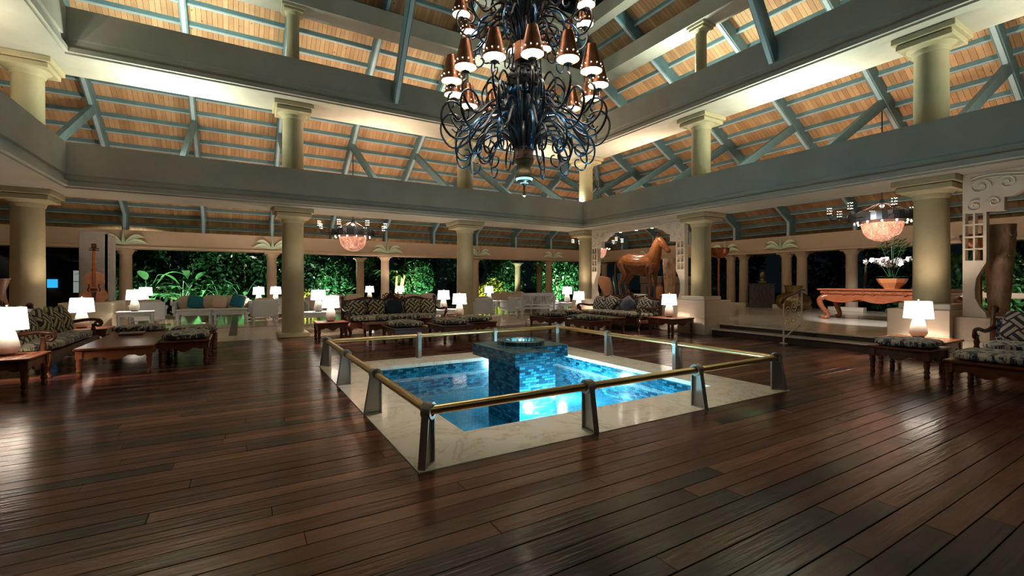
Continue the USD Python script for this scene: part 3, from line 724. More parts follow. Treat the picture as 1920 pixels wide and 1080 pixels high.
def crest(x, hump=.0):
    u = np.abs(x) / 1.25
    return .855 + .075 * np.exp(-((u - .52) / .22) ** 2) - .03 * np.exp(-((u - .24) / .07) ** 2) + .16 * np.exp(-(u / .10) ** 2) - .02 * u
def spiral(c, r0, turns, a0, n=30, s=1):
    t = np.linspace(0, 1, n); a = a0 + s * turns * 2 * math.pi * t; r = r0 * (1 - t * .8)
    return np.c_[c[0] + r * np.cos(a), c[1] + r * np.sin(a)]
def carved_sofa(label, loc, rz, wood, pad, piping, group='carved sofas'):
    t = thing('carved_sofa', label, 'sofa', loc, rz, group)
    Wd = 2.5
    x = np.linspace(-Wd / 2, Wd / 2, 90)
    xs, low = scallop(Wd - .1, .24, .10, 90)
    obj('seat_rail', cat([prism(Polygon(list(zip(xs, low)) + [(Wd / 2 - .05, .34), (-Wd / 2 + .05, .34)]).buffer(0), .04, 'xz', -.39), bx(-Wd / 2 + .03, Wd / 2 - .03, -.40, .36, .30, .335), rbx(-Wd / 2 + .03, -Wd / 2 + .07, -.40, .36, .20, .34), rbx(Wd / 2 - .07, Wd / 2 - .03, -.40, .36, .20, .34)]), wood, t)
    c = cushion(Wd - .1, .78, .16, seed=3)
    v = np.array(c.vertices); v[:, 0] = np.sign(v[:, 0]) * np.abs(v[:, 0] / (Wd / 2 - .05)) ** .8 * (Wd / 2 - .05); c.vertices = v
    obj('seat_cushion', mv(c, (0, -.03, .405)), pad, t, smooth=True)
    for sx in (-1, 1):
        for sy in (-1, 1):
            p = spline([(sx * (Wd / 2 - .07), sy * .36, .32), (sx * (Wd / 2 - .03), sy * .385, .2), (sx * (Wd / 2 - .06), sy * .37, .09), (sx * (Wd / 2 - .02), sy * .40, .015)], 12)
            obj('leg', cat([tube(p, .05, 8, .028), ball(p[-1], .034)]), wood, t, smooth=50)
    # back: carved frame round an upholstered panel, slightly leaning
    top = crest(x)
    outer = Polygon(list(zip(x, top)) + [(Wd / 2, .34), (-Wd / 2, .34)])
    inner = Polygon(list(zip(x * .955, top - .055 - .085 * np.exp(-(x / .16) ** 2))) + [(Wd / 2 * .955, .36), (-Wd / 2 * .955, .36)]).buffer(0)
    fr = prism(outer.difference(inner), .055, 'xz', .38)
    lean = lambda m: trimesh.Trimesh(np.array(m.vertices) + np.c_[np.zeros(len(m.vertices)), (np.array(m.vertices)[:, 2] - .34) * .16, np.zeros(len(m.vertices))], m.faces, process=False)
    obj('back_frame', lean(fr), wood, t)
    up = []
    nseg = 60
    X, Zt = np.meshgrid(np.linspace(-1, 1, nseg), np.linspace(0, 1, 12))
    xx = X * Wd / 2 * .955
    ttop = np.interp(xx, x * .955, top - .055 - .085 * np.exp(-(x / .16) ** 2))
    zz = .36 + (ttop - .36) * Zt
    bulge = .05 * (1 - X ** 8) * np.sin(np.clip(Zt, 0.02, .98) * math.pi) ** .5
    v = np.c_[xx.ravel(), (.355 - bulge).ravel(), zz.ravel()]; vb = np.c_[xx.ravel(), np.full(xx.size, .40), zz.ravel()]
    f = [[j * nseg + i, j * nseg + i + 1, (j + 1) * nseg + i + 1, (j + 1) * nseg + i] for j in range(11) for i in range(nseg - 1)]
    f = np.array(f); n = len(v)
    bm = usd_quads(np.vstack([v, vb]), np.vstack([f, f[:, ::-1] + n]))
    obj('back_upholstery', lean(bm), pad, t, smooth=True)
    if piping:
        pl = np.c_[x * .955, np.full(len(x), .335), np.interp(x * .955, x * .955, top - .055 - .085 * np.exp(-(x / .16) ** 2)) - .01]
        obj('piping', lean(tube(pl, .012, 6)), 'beige_fabric', t, smooth=True)
    orn = [ball((0, .36, 1.0), .045), ball((0, .36, 1.05), .03)]
    for s in (-1, 1):
        for (cx_, cz_, r0, a0) in [(.10, .955, .055, 0.2), (.20, .915, .05, 1.0), (.30, .885, .035, .5)]:
            sp = spiral((cx_, cz_), r0, 1.1, a0)
            orn.append(tube(np.c_[s * sp[:, 0], np.full(len(sp), .36), sp[:, 1]], .016, 6, .010))
        orn.append(tube(spline([(s * .02, .36, .90), (s * .12, .36, .86), (s * .24, .36, .85), (s * .38, .36, .885)], 12), .014, 6))
    obj('crest_carving', lean(cat(orn)), wood, t, smooth=50)
    for s in (-1, 1):
        xx_ = s * (Wd / 2 - .03)
        p = [(xx_, .42, .335), (xx_, .43, .6), (xx_, .47, .87)]
        obj('back_post', cat([tube(spline(p, 8), .045, 8, .038), ball((xx_, .48, .895), .05)]), wood, t, smooth=50)
        sp = spiral((-.40, .555), .062, 1.35, math.pi / 2, s=1)
        path = np.vstack([spline([(.44, .64), (.25, .60), (.0, .585), (-.22, .622), (-.36, .625)], 16), sp])
        arm = tube(np.c_[np.full(len(path), xx_), path], .032, 8, .016)
        obj('arm', arm, wood, t, smooth=50)
        obj('arm_post', mv(lathe([(0, .33), (.035, .33), (.04, .36), (.025, .40), (.036, .45), (.022, .51), (.03, .55), (0, .55)], 12), (xx_, -.34, 0)), wood, t, smooth=50)
    return t
def usd_quads(v, f):
    return trimesh.Trimesh(v, np.vstack([f[:, [0, 1, 2]], f[:, [0, 2, 3]]]), process=False)
def pillow(label, loc, rz, m, size=.40, tilt=-18, roll=0, group=None):
    t = cushion(size, size, .15, puff=.2, seed=int(loc[0] * 31 + loc[1] * 17))
    v = np.array(t.vertices); v = np.c_[v[:, 0], -v[:, 2], v[:, 1]]       # stand it up: face looks -y
    # pinched corners
    q = np.abs(v[:, 0] * v[:, 2]) / (size / 2) ** 2
    v[:, 1] *= 1 - .75 * q
    f = t.faces
    x = thing('cushion', label, 'cushion', loc, rz, group or 'scatter cushions')
    mm = trimesh.Trimesh(v, f, process=False); mm.fix_normals()
    mm = rot(mm, roll, (0, 1, 0)); 
    p = obj('cover', mm, m, x, smooth=True)
    UsdGeom.Xformable(p).AddTranslateOp().Set(Gf.Vec3d(0, 0, size * .48)); UsdGeom.Xformable(p).AddRotateXOp().Set(float(tilt))
    a = np.linspace(0, 2 * math.pi, 41); e = .3
    rim = np.c_[np.sign(np.cos(a)) * np.abs(np.cos(a)) ** e, np.zeros(41), np.sign(np.sin(a)) * np.abs(np.sin(a)) ** e] * size / 2 * .99
    w = obj('welt', rot(tube(rim, .006, 5), roll, (0, 1, 0)), m if m != 'navy_fabric' else 'navy_velvet', x, smooth=True)
    UsdGeom.Xformable(w).AddTranslateOp().Set(Gf.Vec3d(0, 0, size * .48)); UsdGeom.Xformable(w).AddRotateXOp().Set(float(tilt))
    return x

# ------------------------------------------------ seating group at the back
SB = (3.42, 11.55)
sofa_b = carved_sofa('long carved dark wood sofa with an arched crest, right of the free-standing column', (SB[0], SB[1], 0), 0, 'dark_wood', 'ikat', False)
for dx, m, lab in [(-.93, 'maze_olive', 'olive key-patterned cushion at the left end of the back sofa'), (-.44, 'maze_olive', 'olive key-patterned cushion second from the left on the back sofa'), (0.03, 'navy_fabric', 'plain navy cushion in the middle of the back sofa'),
                   (.50, 'maze_olive', 'olive key-patterned cushion right of the plain navy one on the back sofa'), (.93, 'maze_olive', 'olive key-patterned cushion at the right end of the back sofa')]:
    pillow(lab, (SB[0] + dx, SB[1] + .20, .455), 0, m, .40, -20, group=None)
low_table('side_table', 'red-brown side table with a scalloped apron at the left end of the back sofa', .66, .62, .42, 'red_wood', (1.73, 10.80, 0))
low_table('side_table', 'red-brown side table at the right end of the back sofa', .66, .62, .42, 'red_wood', (5.02, 10.86, 0))
lamp('lit white table lamp on the side table left of the back sofa', 1.73, 10.80, .42)
lamp('lit white table lamp on the side table right of the back sofa', 4.86, 10.80, .42)
low_table('coffee_table', 'low red-brown coffee table in front of the back sofa', 1.0, .62, .39, 'red_wood', (2.86, 10.30, 0))
oA = low_table('ottoman', 'patterned cushioned ottoman in front of the back sofa, left one', .72, 1.0, .38, 'red_wood', (2.96, 9.38, 0), pad='ikat', category='ottoman')
dup(oA, 'patterned cushioned ottoman in front of the back sofa, middle one', (4.00, 9.40, 0))
dup(oA, 'patterned cushioned ottoman at the right of the back sofa group', (4.82, 9.86, 0))

# ------------------------------------------------ group on the far right, sofa turned to the pool
SR = (9.33, 9.75)
carved_sofa('carved dark wood sofa with pale piping in front of the wooden horse', (SR[0], SR[1], 0), -90, 'dark_wood', 'ikat', True)
for dy, m, lab, rl_ in [(1.0, 'maze_white', 'white key-patterned cushion at the far left of the sofa by the horse', 0), (.50, 'maze_white', 'tilted white key-patterned cushion, second on the sofa by the horse', 30), (-.22, 'navy_velvet', 'tilted shiny navy cushion on the sofa by the horse', 38), (-.86, 'maze_white', 'tilted white key-patterned cushion by the right arm of the sofa by the horse', 34)]:
    pillow(lab, (SR[0] + .20, SR[1] + dy, .46), -90, m, .42, -20, rl_)
low_table('side_table', 'red-brown side table right of the sofa by the horse, beside the pedestal', .80, .80, .42, 'red_wood', (9.20, 7.72, 0))
low_table('side_table', 'red-brown side table at the far left end of the sofa by the horse', .66, .66, .42, 'red_wood', (9.40, 11.55, 0))
lamp('lit white table lamp right of the sofa by the horse', 9.22, 7.78, .42)
lamp('lit white table lamp left of the sofa by the horse', 9.40, 11.55, .42)
low_table('coffee_table', 'low red-brown coffee table in front of the sofa by the horse', .62, 1.25, .40, 'red_wood', (8.13, 9.10, 0))
dup(oA, 'patterned ottoman nearest the pool in front of the sofa by the horse', (7.38, 8.72, 0))
dup(oA, 'patterned ottoman left of the others before the sofa by the horse', (7.22, 10.10, 0))
dup(oA, 'patterned ottoman behind the other two before the sofa by the horse', (8.15, 10.55, 0), 0)

# ------------------------------------------------ group on the left
SL = (-2.62, 9.71)
carved_sofa('carved dark sofa with scrolled arms and patterned upholstery on the left', (SL[0], SL[1], 0), 90, 'red_wood', 'ikat', False)
for dy, dx, m, lab, tl in [(-.95, .02, 'maze_olive', 'olive key-patterned cushion nearest the camera on the left sofa', -24), (-.48, -.02, 'maze_olive', 'olive key-patterned cushion second from the near end of the left sofa', -22), (-.02, .02, 'maze_olive', 'olive key-patterned cushion third from the near end of the left sofa', -22), (.48, .02, 'maze_olive', 'olive key-patterned cushion fourth along the left sofa', -20), (.95, .02, 'maze_olive', 'olive key-patterned cushion at the far end of the left sofa', -20)]:
    pillow(lab, (SL[0] + dx, SL[1] + dy, .455), 90, m, .46, tl, (9 if dy in (-.48, .48) else -7))
def inlay(t, w, d, h, nx, ny, m):
    for i in range(nx):
        for j in range(ny):
            x, y = -w / 2 + .09 + (w - .18) * i / (nx - 1), -d / 2 + .09 + (d - .18) * j / (ny - 1)
            obj('inlay', prism(Polygon([(x - .032, y), (x, y - .026), (x + .032, y), (x, y + .026)]), .0025, 'xy', h - .0005), m, t)
inlay(low_table('side_table', 'inlaid red side table at the left edge beside the near sofa arm', .72, .72, .42, 'red_wood', (-2.44, 7.68, 0)), .72, .72, .42, 6, 6, 'dark_wood')
low_table('side_table', 'red-brown side table behind the far arm of the left sofa', .72, .66, .42, 'red_wood', (-2.52, 11.62, 0))
lamp('lit white table lamp at the left edge of the picture', -2.41, 7.80, .42)
lamp('lit white table lamp behind the far arm of the left sofa', -2.60, 11.66, .42)
low_table('coffee_table', 'long polished brown coffee table before the left sofa', .86, 2.2, .40, 'table_wood', (-1.50, 9.34, 0))
low_table('ottoman', 'square patterned ottoman on the near right of the long coffee table', .68, .95, .385, 'red_wood', (-.76, 9.20, 0), pad='ikat', category='ottoman')
low_table('ottoman', 'patterned ottoman behind the far end of the long coffee table', .80, .70, .385, 'red_wood', (-1.62, 10.95, 0), pad='ikat', category='ottoman')
low_table('ottoman', 'patterned ottoman far right of the long coffee table', .74, .80, .385, 'red_wood', (-.74, 10.30, 0), pad='ikat', category='ottoman')
ash = thing('tray', 'small dark wooden tray with a pale rim on the long coffee table', 'tray', (-1.58, 9.95, .40))
obj('tray_base', rbx(-.16, .16, -.12, .12, 0, .035, .006), 'dark_wood', ash)
obj('rim', cat([rbx(-.16, .16, -.12, -.11, .035, .05, .002), rbx(-.16, .16, .11, .12, .035, .05, .002), rbx(-.16, -.15, -.11, .11, .035, .05, .002), rbx(.15, .16, -.11, .11, .035, .05, .002)]), 'beige_fabric', ash)

# ------------------------------------------------ group at the near right
SN = (9.33, .96)
carved_sofa('carved red wood sofa with blue patterned upholstery at the right edge', (SN[0], SN[1], 0), -90, 'red_wood', 'ikat_blue', True)
pillow('white key-patterned cushion on the sofa at the right edge', (SN[0] + .14, SN[1] + .85, .46), -90, 'maze_white', .44, -22, 8)
pillow('white key-patterned cushion further along the sofa at the right edge', (SN[0] + .14, SN[1] + .35, .46), -90, 'maze_white', .44, -22, -8)
inlay(low_table('side_table', 'square inlaid side table under the lamp on the right', .80, .84, .42, 'table_wood', (9.12, 2.86, 0)), .80, .84, .42, 6, 6, 'dark_wood')
lamp('lit white table lamp before the broad right column', 9.22, 2.90, .42)
low_table('ottoman', 'blue-grey patterned ottoman in front of the lamp table on the right', .78, .72, .385, 'red_wood', (8.23, 2.70, 0), pad='ikat_blue', category='ottoman')
low_table('ottoman', 'large blue-grey patterned ottoman nearest the camera at the right edge', .84, .74, .385, 'red_wood', (7.56, 1.66, 0), pad='ikat_blue', category='ottoman')

# ------------------------------------------------ white lounge furniture in the aisle
def white_bench(label, w, d, h, loc, rz=0, lower=False, first=None):
    t = thing('white_bench', label, 'bench', loc, rz, 'white lounge benches and tables')
    obj('seat_board', rbx(-w / 2, w / 2, -d / 2, d / 2, h - .04, h, .008), 'white_paint', t)
    obj('apron', cat([bx(-w / 2 + .05, w / 2 - .05, s * (d / 2 - .04) - .012, s * (d / 2 - .04) + .012, h - .14, h - .04) for s in (-1, 1)] + [bx(s * (w / 2 - .04) - .012, s * (w / 2 - .04) + .012, -d / 2 + .05, d / 2 - .05, h - .14, h - .04) for s in (-1, 1)]), 'white_paint', t)
    for sx in (-1, 1):
        for sy in (-1, 1):
            obj('leg', mv(leg_mesh(h - .04, 1.15), (sx * (w / 2 - .06), sy * (d / 2 - .06), 0)), 'white_paint', t, smooth=45)
    return t
def white_sofa(label, w, loc, rz=0, back_cush=3):
    t = thing('white_sofa', label, 'sofa', loc, rz, 'white lounge sofas')
    obj('base', cat([rbx(-w / 2, w / 2, -.38, .38, .20, .30, .01)]), 'white_paint', t)
    obj('back_panel', rbx(-w / 2, w / 2, .34, .40, .30, .74, .015), 'white_paint', t)
    for s in (-1, 1):
        sp = spiral((s * (w / 2 + .04), .62), .07, 1.0, math.pi / 2 if s > 0 else math.pi / 2, s=-s)
        obj('arm', cat([rbx(s * (w / 2) - .04, s * (w / 2) + .04, -.36, .36, .30, .60, .02), mv(rot(cyl((0, 0, -.36), (0, 0, .36), .065, 16), 90, (1, 0, 0)), (s * (w / 2 + .03), 0, .60))]), 'white_paint', t, smooth=40)
        for sy in (-1, 1):
            obj('leg', mv(leg_mesh(.20, 1.1), (s * (w / 2 - .08), sy * .32, 0)), 'white_paint', t, smooth=45)
    for i in range(back_cush):
        ww = (w - .1) / back_cush
        c = cushion(ww - .01, .6, .15, seed=i + 1)
        obj('seat_pad', mv(c, (-w / 2 + .05 + ww * (i + .5), -.04, .36)), 'beige_fabric', t, smooth=True)
        c = rot(cushion(ww - .01, .46, .16, seed=i + 5), 78, (1, 0, 0))
        obj('back_pad', mv(c, (-w / 2 + .05 + ww * (i + .5), .26, .62)), 'beige_fabric', t, smooth=True)
    return t
def white_chair(label, loc, rz=0, first=None):
    t = thing('white_armchair', label, 'armchair', loc, rz, 'white lounge armchairs')
    obj('back_panel', rbx(-.36, .36, .30, .36, .18, .72, .02), 'white_paint', t)
    obj('seat', rbx(-.36, .36, -.34, .30, .18, .30, .012), 'white_paint', t)
    obj('seat_pad', mv(cushion(.62, .6, .15, seed=4), (0, -.03, .36)), 'beige_fabric', t, smooth=True)
    obj('back_pad', mv(rot(cushion(.6, .42, .14, seed=6), 80, (1, 0, 0)), (0, .22, .58)), 'beige_fabric', t, smooth=True)
    for s in (-1, 1):
        obj('arm', cat([rbx(s * .36 - .03, s * .36 + .03, -.34, .32, .30, .54, .015), mv(rot(cyl((0, 0, -.34), (0, 0, .32), .045, 14), 90, (1, 0, 0)), (s * .38, -.02, .55))]), 'white_paint', t, smooth=40)
        for sy in (-1, 1):
            obj('leg', mv(leg_mesh(.18, 1.0), (s * .31, sy * .29, 0)), 'white_paint', t, smooth=45)
    return t
wb1 = white_bench('white bench with turned legs in front of the white sofa, left of two', .92, .55, .47, (-1.20, 16.95, 0))
dup(wb1, 'white bench with turned legs in front of the white sofa, right of two', (-.26, 16.75, 0))
ws1 = white_sofa('white sofa with beige pads and two blue cushions before the garden', 2.1, (-.78, 18.30, 0))
pillow('square blue cushion on the left of the white sofa', (-1.28, 18.22, .44), 12, 'teal_fabric', .42, -16, 8)
pillow('square blue cushion on the right of the white sofa', (-.08, 18.22, .44), -8, 'teal_fabric', .42, -16, 14)
pillow('beige cushion in the middle of the white sofa', (-.60, 18.20, .44), 0, 'beige_fabric', .42, -16, 10)
wc1 = white_chair('white panel-backed armchair turned away, left of the free-standing column', (.66, 17.0, 0), 184)
dup(wc1, 'white armchair half hidden by the free-standing column', (1.52, 17.9, 0), 120)
wt1 = white_bench('tall white side table with a lamp behind the white armchair', .6, .5, .55, (.62, 18.4, 0))
lamp('small lit lamp behind the white armchair', .55, 18.4, .55)
dup(wt1, 'white side table mostly behind the free-standing column', (1.22, 18.9, 0))
lamp('lit lamp cut off by the left edge of the free-standing column', 1.10, 18.6, .55)
# left corner: console, settle, lamps
white_bench('white console table with carved legs under the lamp beside the marble block', .80, .5, .52, (-2.40, 15.6, 0), 6)
lamp('lit white lamp on the white console by the marble block', -2.42, 15.55, .52)
white_chair('white panel-backed settle left of the garden plants', (-2.30, 17.1, 0), 186)
dup(wt1, 'white side table behind the panel-backed settle', (-2.75, 18.6, 0))
lamp('lit lamp behind the panel-backed settle', -2.62, 18.6, .55)
# behind the back sofa
white_bench('pale blue-white console behind the left lamp of the back sofa', 1.15, .55, .52, (1.60, 12.95, 0))
lamp('lit white lamp on the pale console behind the left side table', 1.76, 12.9, .52)
dup(wb1, 'pale console behind the right end of the back sofa', (5.35, 13.0, 0))
lamp('lit white lamp on the pale console behind the right end of the back sofa', 5.28, 12.9, .47)
ws2 = dup(ws1, 'beige padded white sofa behind the left lamps of the back sofa', (3.05, 17.6, 0), 4)
dup(ws1, 'beige padded white sofa behind the right half of the back sofa', (5.9, 17.4, 0), 0)
for x, y, lab in [(4.78, 20.0, 'small lit lamp left of the outer column at the sofa crest'), (6.12, 20.0, 'small lit lamp just right of the sofa crest')]:
    dup(wt1, 'white table under the small ' + lab.replace('small lit ', ''), (x, y, 0)); lamp(lab, x, y, .55)
# right of the second column
dup(wc1, 'white armchair turned away beside the column right of the back sofa', (7.35, 14.6, 0), 182)
dup(wt1, 'white side table with the lamp between the white armchairs', (8.6, 16.2, 0))
lamp('lit lamp between the white armchairs under the yellow shrub', 8.55, 16.15, .55)
dup(wc1, 'white armchair turned away in the middle of the far seating group', (9.15, 15.3, 0), 176)
dup(ws1, 'beige padded white sofa at the back of the far seating group', (10.6, 18.0, 0), 0)
def slat_bench(label, w, loc, rz):
    t = thing('slat_bench', label, 'bench', loc, rz)
    obj('seat_board', rbx(-w / 2, w / 2, -.28, .30, .36, .42, .01), 'white_paint', t)
    obj('top_rail', rbx(-w / 2, w / 2, .27, .33, .80, .92, .015), 'white_paint', t)
    obj('bottom_rail', rbx(-w / 2, w / 2, .28, .32, .48, .53, .006), 'white_paint', t)
    for i in range(19):
        x = -w / 2 + .05 + (w - .1) * i / 18
        obj('slat', bx(x - .014, x + .014, .29, .31, .53, .80), 'white_paint', t)
    for s in (-1, 1):
        obj('arm', tube(spline([(s * w / 2, .30, .78), (s * w / 2, .1, .70), (s * w / 2, -.2, .68), (s * w / 2, -.30, .58)], 12), .035, 8), 'white_paint', t, smooth=50)
        obj('stile', rbx(s * w / 2 - .03, s * w / 2 + .03, .27, .33, 0, .82, .008), 'white_paint', t)
        obj('leg', mv(leg_mesh(.36, 1.1), (s * (w / 2 - .05), -.22, 0)), 'white_paint', t, smooth=45)
    return t
slat_bench('white slat-backed bench turned away, left of the corner column', 1.25, (8.95, 13.45, 0), 172)
cube = thing('side_table', 'plain white cube table beside the slat-backed bench', 'table', (9.95, 13.8, 0))
obj('body', rbx(-.32, .32, -.3, .3, 0, .5, .01), 'white_paint', cube); obj('top', rbx(-.34, .34, -.32, .32, .5, .53, .006), 'white_paint', cube)
dup(wt1, 'white table with a lamp left of the corner column', (10.35, 13.4, 0))
lamp('lit lamp half hidden behind the corner column lamp', 10.32, 13.35, .55)
for (x, y, lab) in [(7.72, 11.9, 'candle in a glass on the floor right of the back ottomans'), (-.9, 15.6, 'candle in a glass before the white benches')]:
    t = thing('candle_glass', lab, 'candle', (x, y, 0))
    obj('glass', lathe([(0, 0), (.05, 0), (.055, .14), (.05, .14), (.046, .01), (0, .01)], 16), 'ceramic', t)
    obj('flame', ball((0, 0, .12), .02), 'dot_glow', t)
# ---------------------------------------------------------------- white carved frames on the low walls
def carved_frame(label, y0, y1, flip=False):
    t = thing('stone_arch', label, 'stone arch')
    H, Lf = 3.03 - .745, y1 - y0
    half = [(.0, 0), (.28, 0), (.26, .08), (.20, .16), (.145, .30), (.14, .45), (.16, .62), (.22, .76), (.27, .86), (.275, .95), (.275, 1.66), (.47, 1.66), (.47, 1.86), (.56, 1.87), (.66, 1.93), (.74, 2.0), (.84, 2.02), (.92, 2.06), (.92, 2.11), (1.05, 2.11)]
    left = [(t_, z) for t_, z in half]
    right = [(Lf - t_, z) for t_, z in reversed(half)]
    poly = Polygon(left + right + [(Lf, H), (0, H)])
    holes = []
    for j in range(4):
        for i in range(2):
            a, z = .030 + i * .115, .90 + j * .195
            holes += [sbox(a, z, a + .092, z + .172), sbox(Lf - a - .092, z, Lf - a, z + .172)]
    for h in holes: poly = poly.difference(h)
    m = prism(poly, .15, 'yz', 10.12)
    v = np.array(m.vertices); v[:, 1] += y0; v[:, 2] += .742
    m = trimesh.Trimesh(v, m.faces, process=False); m.fix_normals()
    obj('panel', m, 'white_stone', t)
    for sgn, base in ((1, 0), (-1, Lf)):
        rel = []
        for (c, r0, tr, a0, s) in [((.20, 2.06), .13, 1.5, 0, 1), ((.50, 2.08), .11, 1.4, 2.5, -1), ((.78, 2.16), .07, 1.2, 2.5, -1), ((.14, 1.76), .10, 1.4, 1, 1), ((.36, 1.80), .08, 1.3, 3, -1)]:
            sp = spiral(c, r0, tr, a0, 26, s)
            rel.append(tube(np.c_[np.full(26, 10.043), y0 + base + sgn * sp[:, 0], sp[:, 1] + .742], .012, 5))
        for w in (0, .05):
            sp = spline([(.10, 2.2 - w), (.4, 2.24 - w), (.7, 2.2 - w), (1.1, 2.24 - w)], 14)
            rel.append(tube(np.c_[np.full(14, 10.043), y0 + base + sgn * sp[:, 0], sp[:, 1] + .742], .009, 5))
        obj('carving', cat(rel), 'white_stone', t, smooth=50)
    return t
carved_frame('white carved stone frame on the low wall round the wooden horse', 7.98, 11.67)
carved_frame('white carved stone frame right of the broad column, with ladder openings', -1.24, 2.60)
cf = thing('carved_screen', 'white carved upright panel standing behind the big cello', 'screen', (-3.50, 17.0, 0))
obj('panel', cat([rbx(-.34, .28, -.06, .06, .76, 2.72, .01), rbx(.20, .30, -.06, .75, .76, 2.66, .01)]), 'grey_stone', cf)
obj('carving', cat([tube(np.c_[spiral((.06 + .0 * i, 1.2 + .35 * i), .10, 1.3, 0, 24)[:, 0], np.full(24, -.062), spiral((0, 1.2 + .35 * i), .10, 1.3, 0, 24)[:, 1]], .012, 5) for i in range(4)]), 'grey_stone', cf, smooth=50)

# ---------------------------------------------------------------- the wooden horse
ho = thing('horse_statue', 'life-size polished brown wooden horse standing on the low wall inside the stone arch', 'statue', (10.45, 9.92, .742), -81)
ch = []
def B(*p):
    for a, b in zip(p[:-1], p[1:]): ch.append((a, b))
B((.48, 0, 1.06, .265), (.10, 0, 1.03, .30), (-.25, 0, 1.06, .285), (-.58, 0, 1.13, .27), (-.72, 0, 1.10, .20))
B((.36, 0, 1.28, .13), (.05, 0, 1.24, .14), (-.5, 0, 1.30, .13))
B((.52, 0, 1.14, .23), (.63, 0, 1.42, .17), (.72, 0, 1.68, .125), (.77, 0, 1.80, .10))
B((.42, 0, 1.30, .13), (.56, 0, 1.62, .08), (.69, 0, 1.84, .06))
B((.77, 0, 1.80, .105), (.90, 0, 1.67, .098), (1.04, 0, 1.52, .066), (1.11, 0, 1.45, .062))
B((.79, 0, 1.70, .10), (.93, 0, 1.57, .066), (1.08, 0, 1.43, .048))
for s in (-1, 1):
    B((.50, s * .13, 1.0, .16), (.46, s * .16, .80, .095), (.50, s * .15, .50, .058), (.49, s * .15, .42, .045), (.47, s * .15, .14, .042), (.51, s * .15, .05, .055))
    B((-.60, s * .13, 1.08, .19), (-.47, s * .17, .82, .125), (-.66, s * .16, .56, .062), (-.72, s * .155, .50, .055), (-.66, s * .155, .15, .042), (-.61, s * .155, .05, .056))
    B((.73, s * .06, 1.86, .035), (.74, s * .075, 1.97, .012))
body = blob(ch, .028, 6)
body.vertices[:, 2] -= body.vertices[:, 2].min(); body.vertices[:, 0] *= .88
obj('body', body, 'horse_wood', ho, smooth=True)
obj('tail', tube(spline([(-.78, 0, 1.22), (-.87, 0, 1.12), (-.90, 0, .8), (-.86, 0, .45)], 14), .06, 8, .02), 'dark_wood', ho, smooth=True)
mane = spline([(.34, 0, 1.41), (.46, 0, 1.71), (.59, 0, 1.91), (.70, 0, 1.91)], 14)
obj('mane', tube(mane, .035, 8, .025), 'dark_wood', ho, smooth=True)
obj('eye', cat([ball((.755, s * .092, 1.73), .018) for s in (-1, 1)]), 'black_gap', ho)
obj('halter', tube(np.array([(.845 - .05 * math.cos(a), .088 * math.sin(a), 1.535 + .078 * math.cos(a)) for a in np.linspace(0, 2 * math.pi, 25)]), .008, 5), 'brass', ho)
# downlights under the frame over the horse
for i, y in enumerate((11.05, 10.4, 9.75, 9.15)):
    where = ['leftmost', 'second', 'third', 'rightmost'][i]
    t = thing('downlight', f'{where} small lit downlight from the left, under the stone arch over the wooden horse', 'lamp', (10.12, y, 2.845), 0, 'downlights over the horse')
    obj('housing', lathe([(0, -.005), (.05, -.005), (.05, .0), (0, .0)], 16), 'steel', t)
    obj('bulb', lathe([(0, -.012), (.032, -.012), (.036, -.005), (0, -.005)], 16), 'spot_glow', t)
    lamp_light('SphereLight', (10.12, y, 2.80), 7, (1., .82, .6), .03, aim=(10.5, y - .15, .6), cone=58)

# things round the horse, on and behind the low wall
def jar(name, label, loc, prof, m, neck=None, catg='jar'):
    t = thing(name, label, catg, loc)
    obj('body', lathe(prof, 32), m, t, smooth=45)
    return t
j = jar('jar', 'big teal glazed jar left of the wooden horse', (11.35, 11.65, .742), [(0, 0), (.17, 0), (.26, .3), (.30, .55), (.29, .72), (.22, .84), (.20, .85), (.20, .80), (0, .80)], 'teal_glaze')
obj('pedestal', rbx(-.3, .3, -.3, .3, -.742, -.001, .01), 'marble_wall', j)
bt = thing('wooden_sail', 'curved pale wooden shell-shaped carving at the left of the horse', 'carving', (10.45, 11.28, .742), -60)
pts = []
P = Polygon([(0, 0), (.16, 0), (.10, .35), (.02, .70), (-.40, .78), (-.40, .66), (-.26, .35), (-.12, .12)])
m = prism(P, .16, 'xz'); obj('shell', m, 'cello_wood', bt)
obj('foot', rbx(-.06, .22, -.1, .1, -.001, .05, .01), 'dark_wood', bt)
def drum(label, loc, h, r0, r1, m='old_wood'):
    t = thing('carved_drum', label, 'wooden drum', loc)
    obj('body', lathe([(0, 0), (r0, 0), (r0 * 1.02, h * .12), (r0 + (r1 - r0) * .55, h * .55), (r1 * .97, h * .80), (r1, h), (r1 * .86, h), (r1 * .8, h * .9), (0, h * .88)], 30), m, t, smooth=40)
    b = []
    for z in (h * .56, h * .79):
        rr = r0 + (r1 - r0) * z / h
        b.append(lathe([(rr * .9, z - .012), (rr * 1.05, z - .012), (rr * 1.05, z + .012), (rr * .9, z + .012)], 30))
    obj('bands', cat(b), m, t)
    c = []
    for k in range(9):
        a = 2 * math.pi * k / 9
        for z, s_ in ((h * .68, .07), (h * .89, .05)):
            rr = (r0 + (r1 - r0) * z / h) * 1.0
            sp = spiral((0, z), s_, 1.2, k, 18)
            c.append(tube(np.c_[rr * np.cos(a + sp[:, 0] / rr), rr * np.sin(a + sp[:, 0] / rr), sp[:, 1]], .010, 4))
    obj('carving', cat(c), m, t)
    return t
drum('tall carved wooden drum right of the horse', (10.60, 8.93, .742), 1.22, .13, .19)
drum('very tall carved old wooden drum at the right edge behind the sofa', (10.42, 2.27, .742), 1.47, .125, .195)
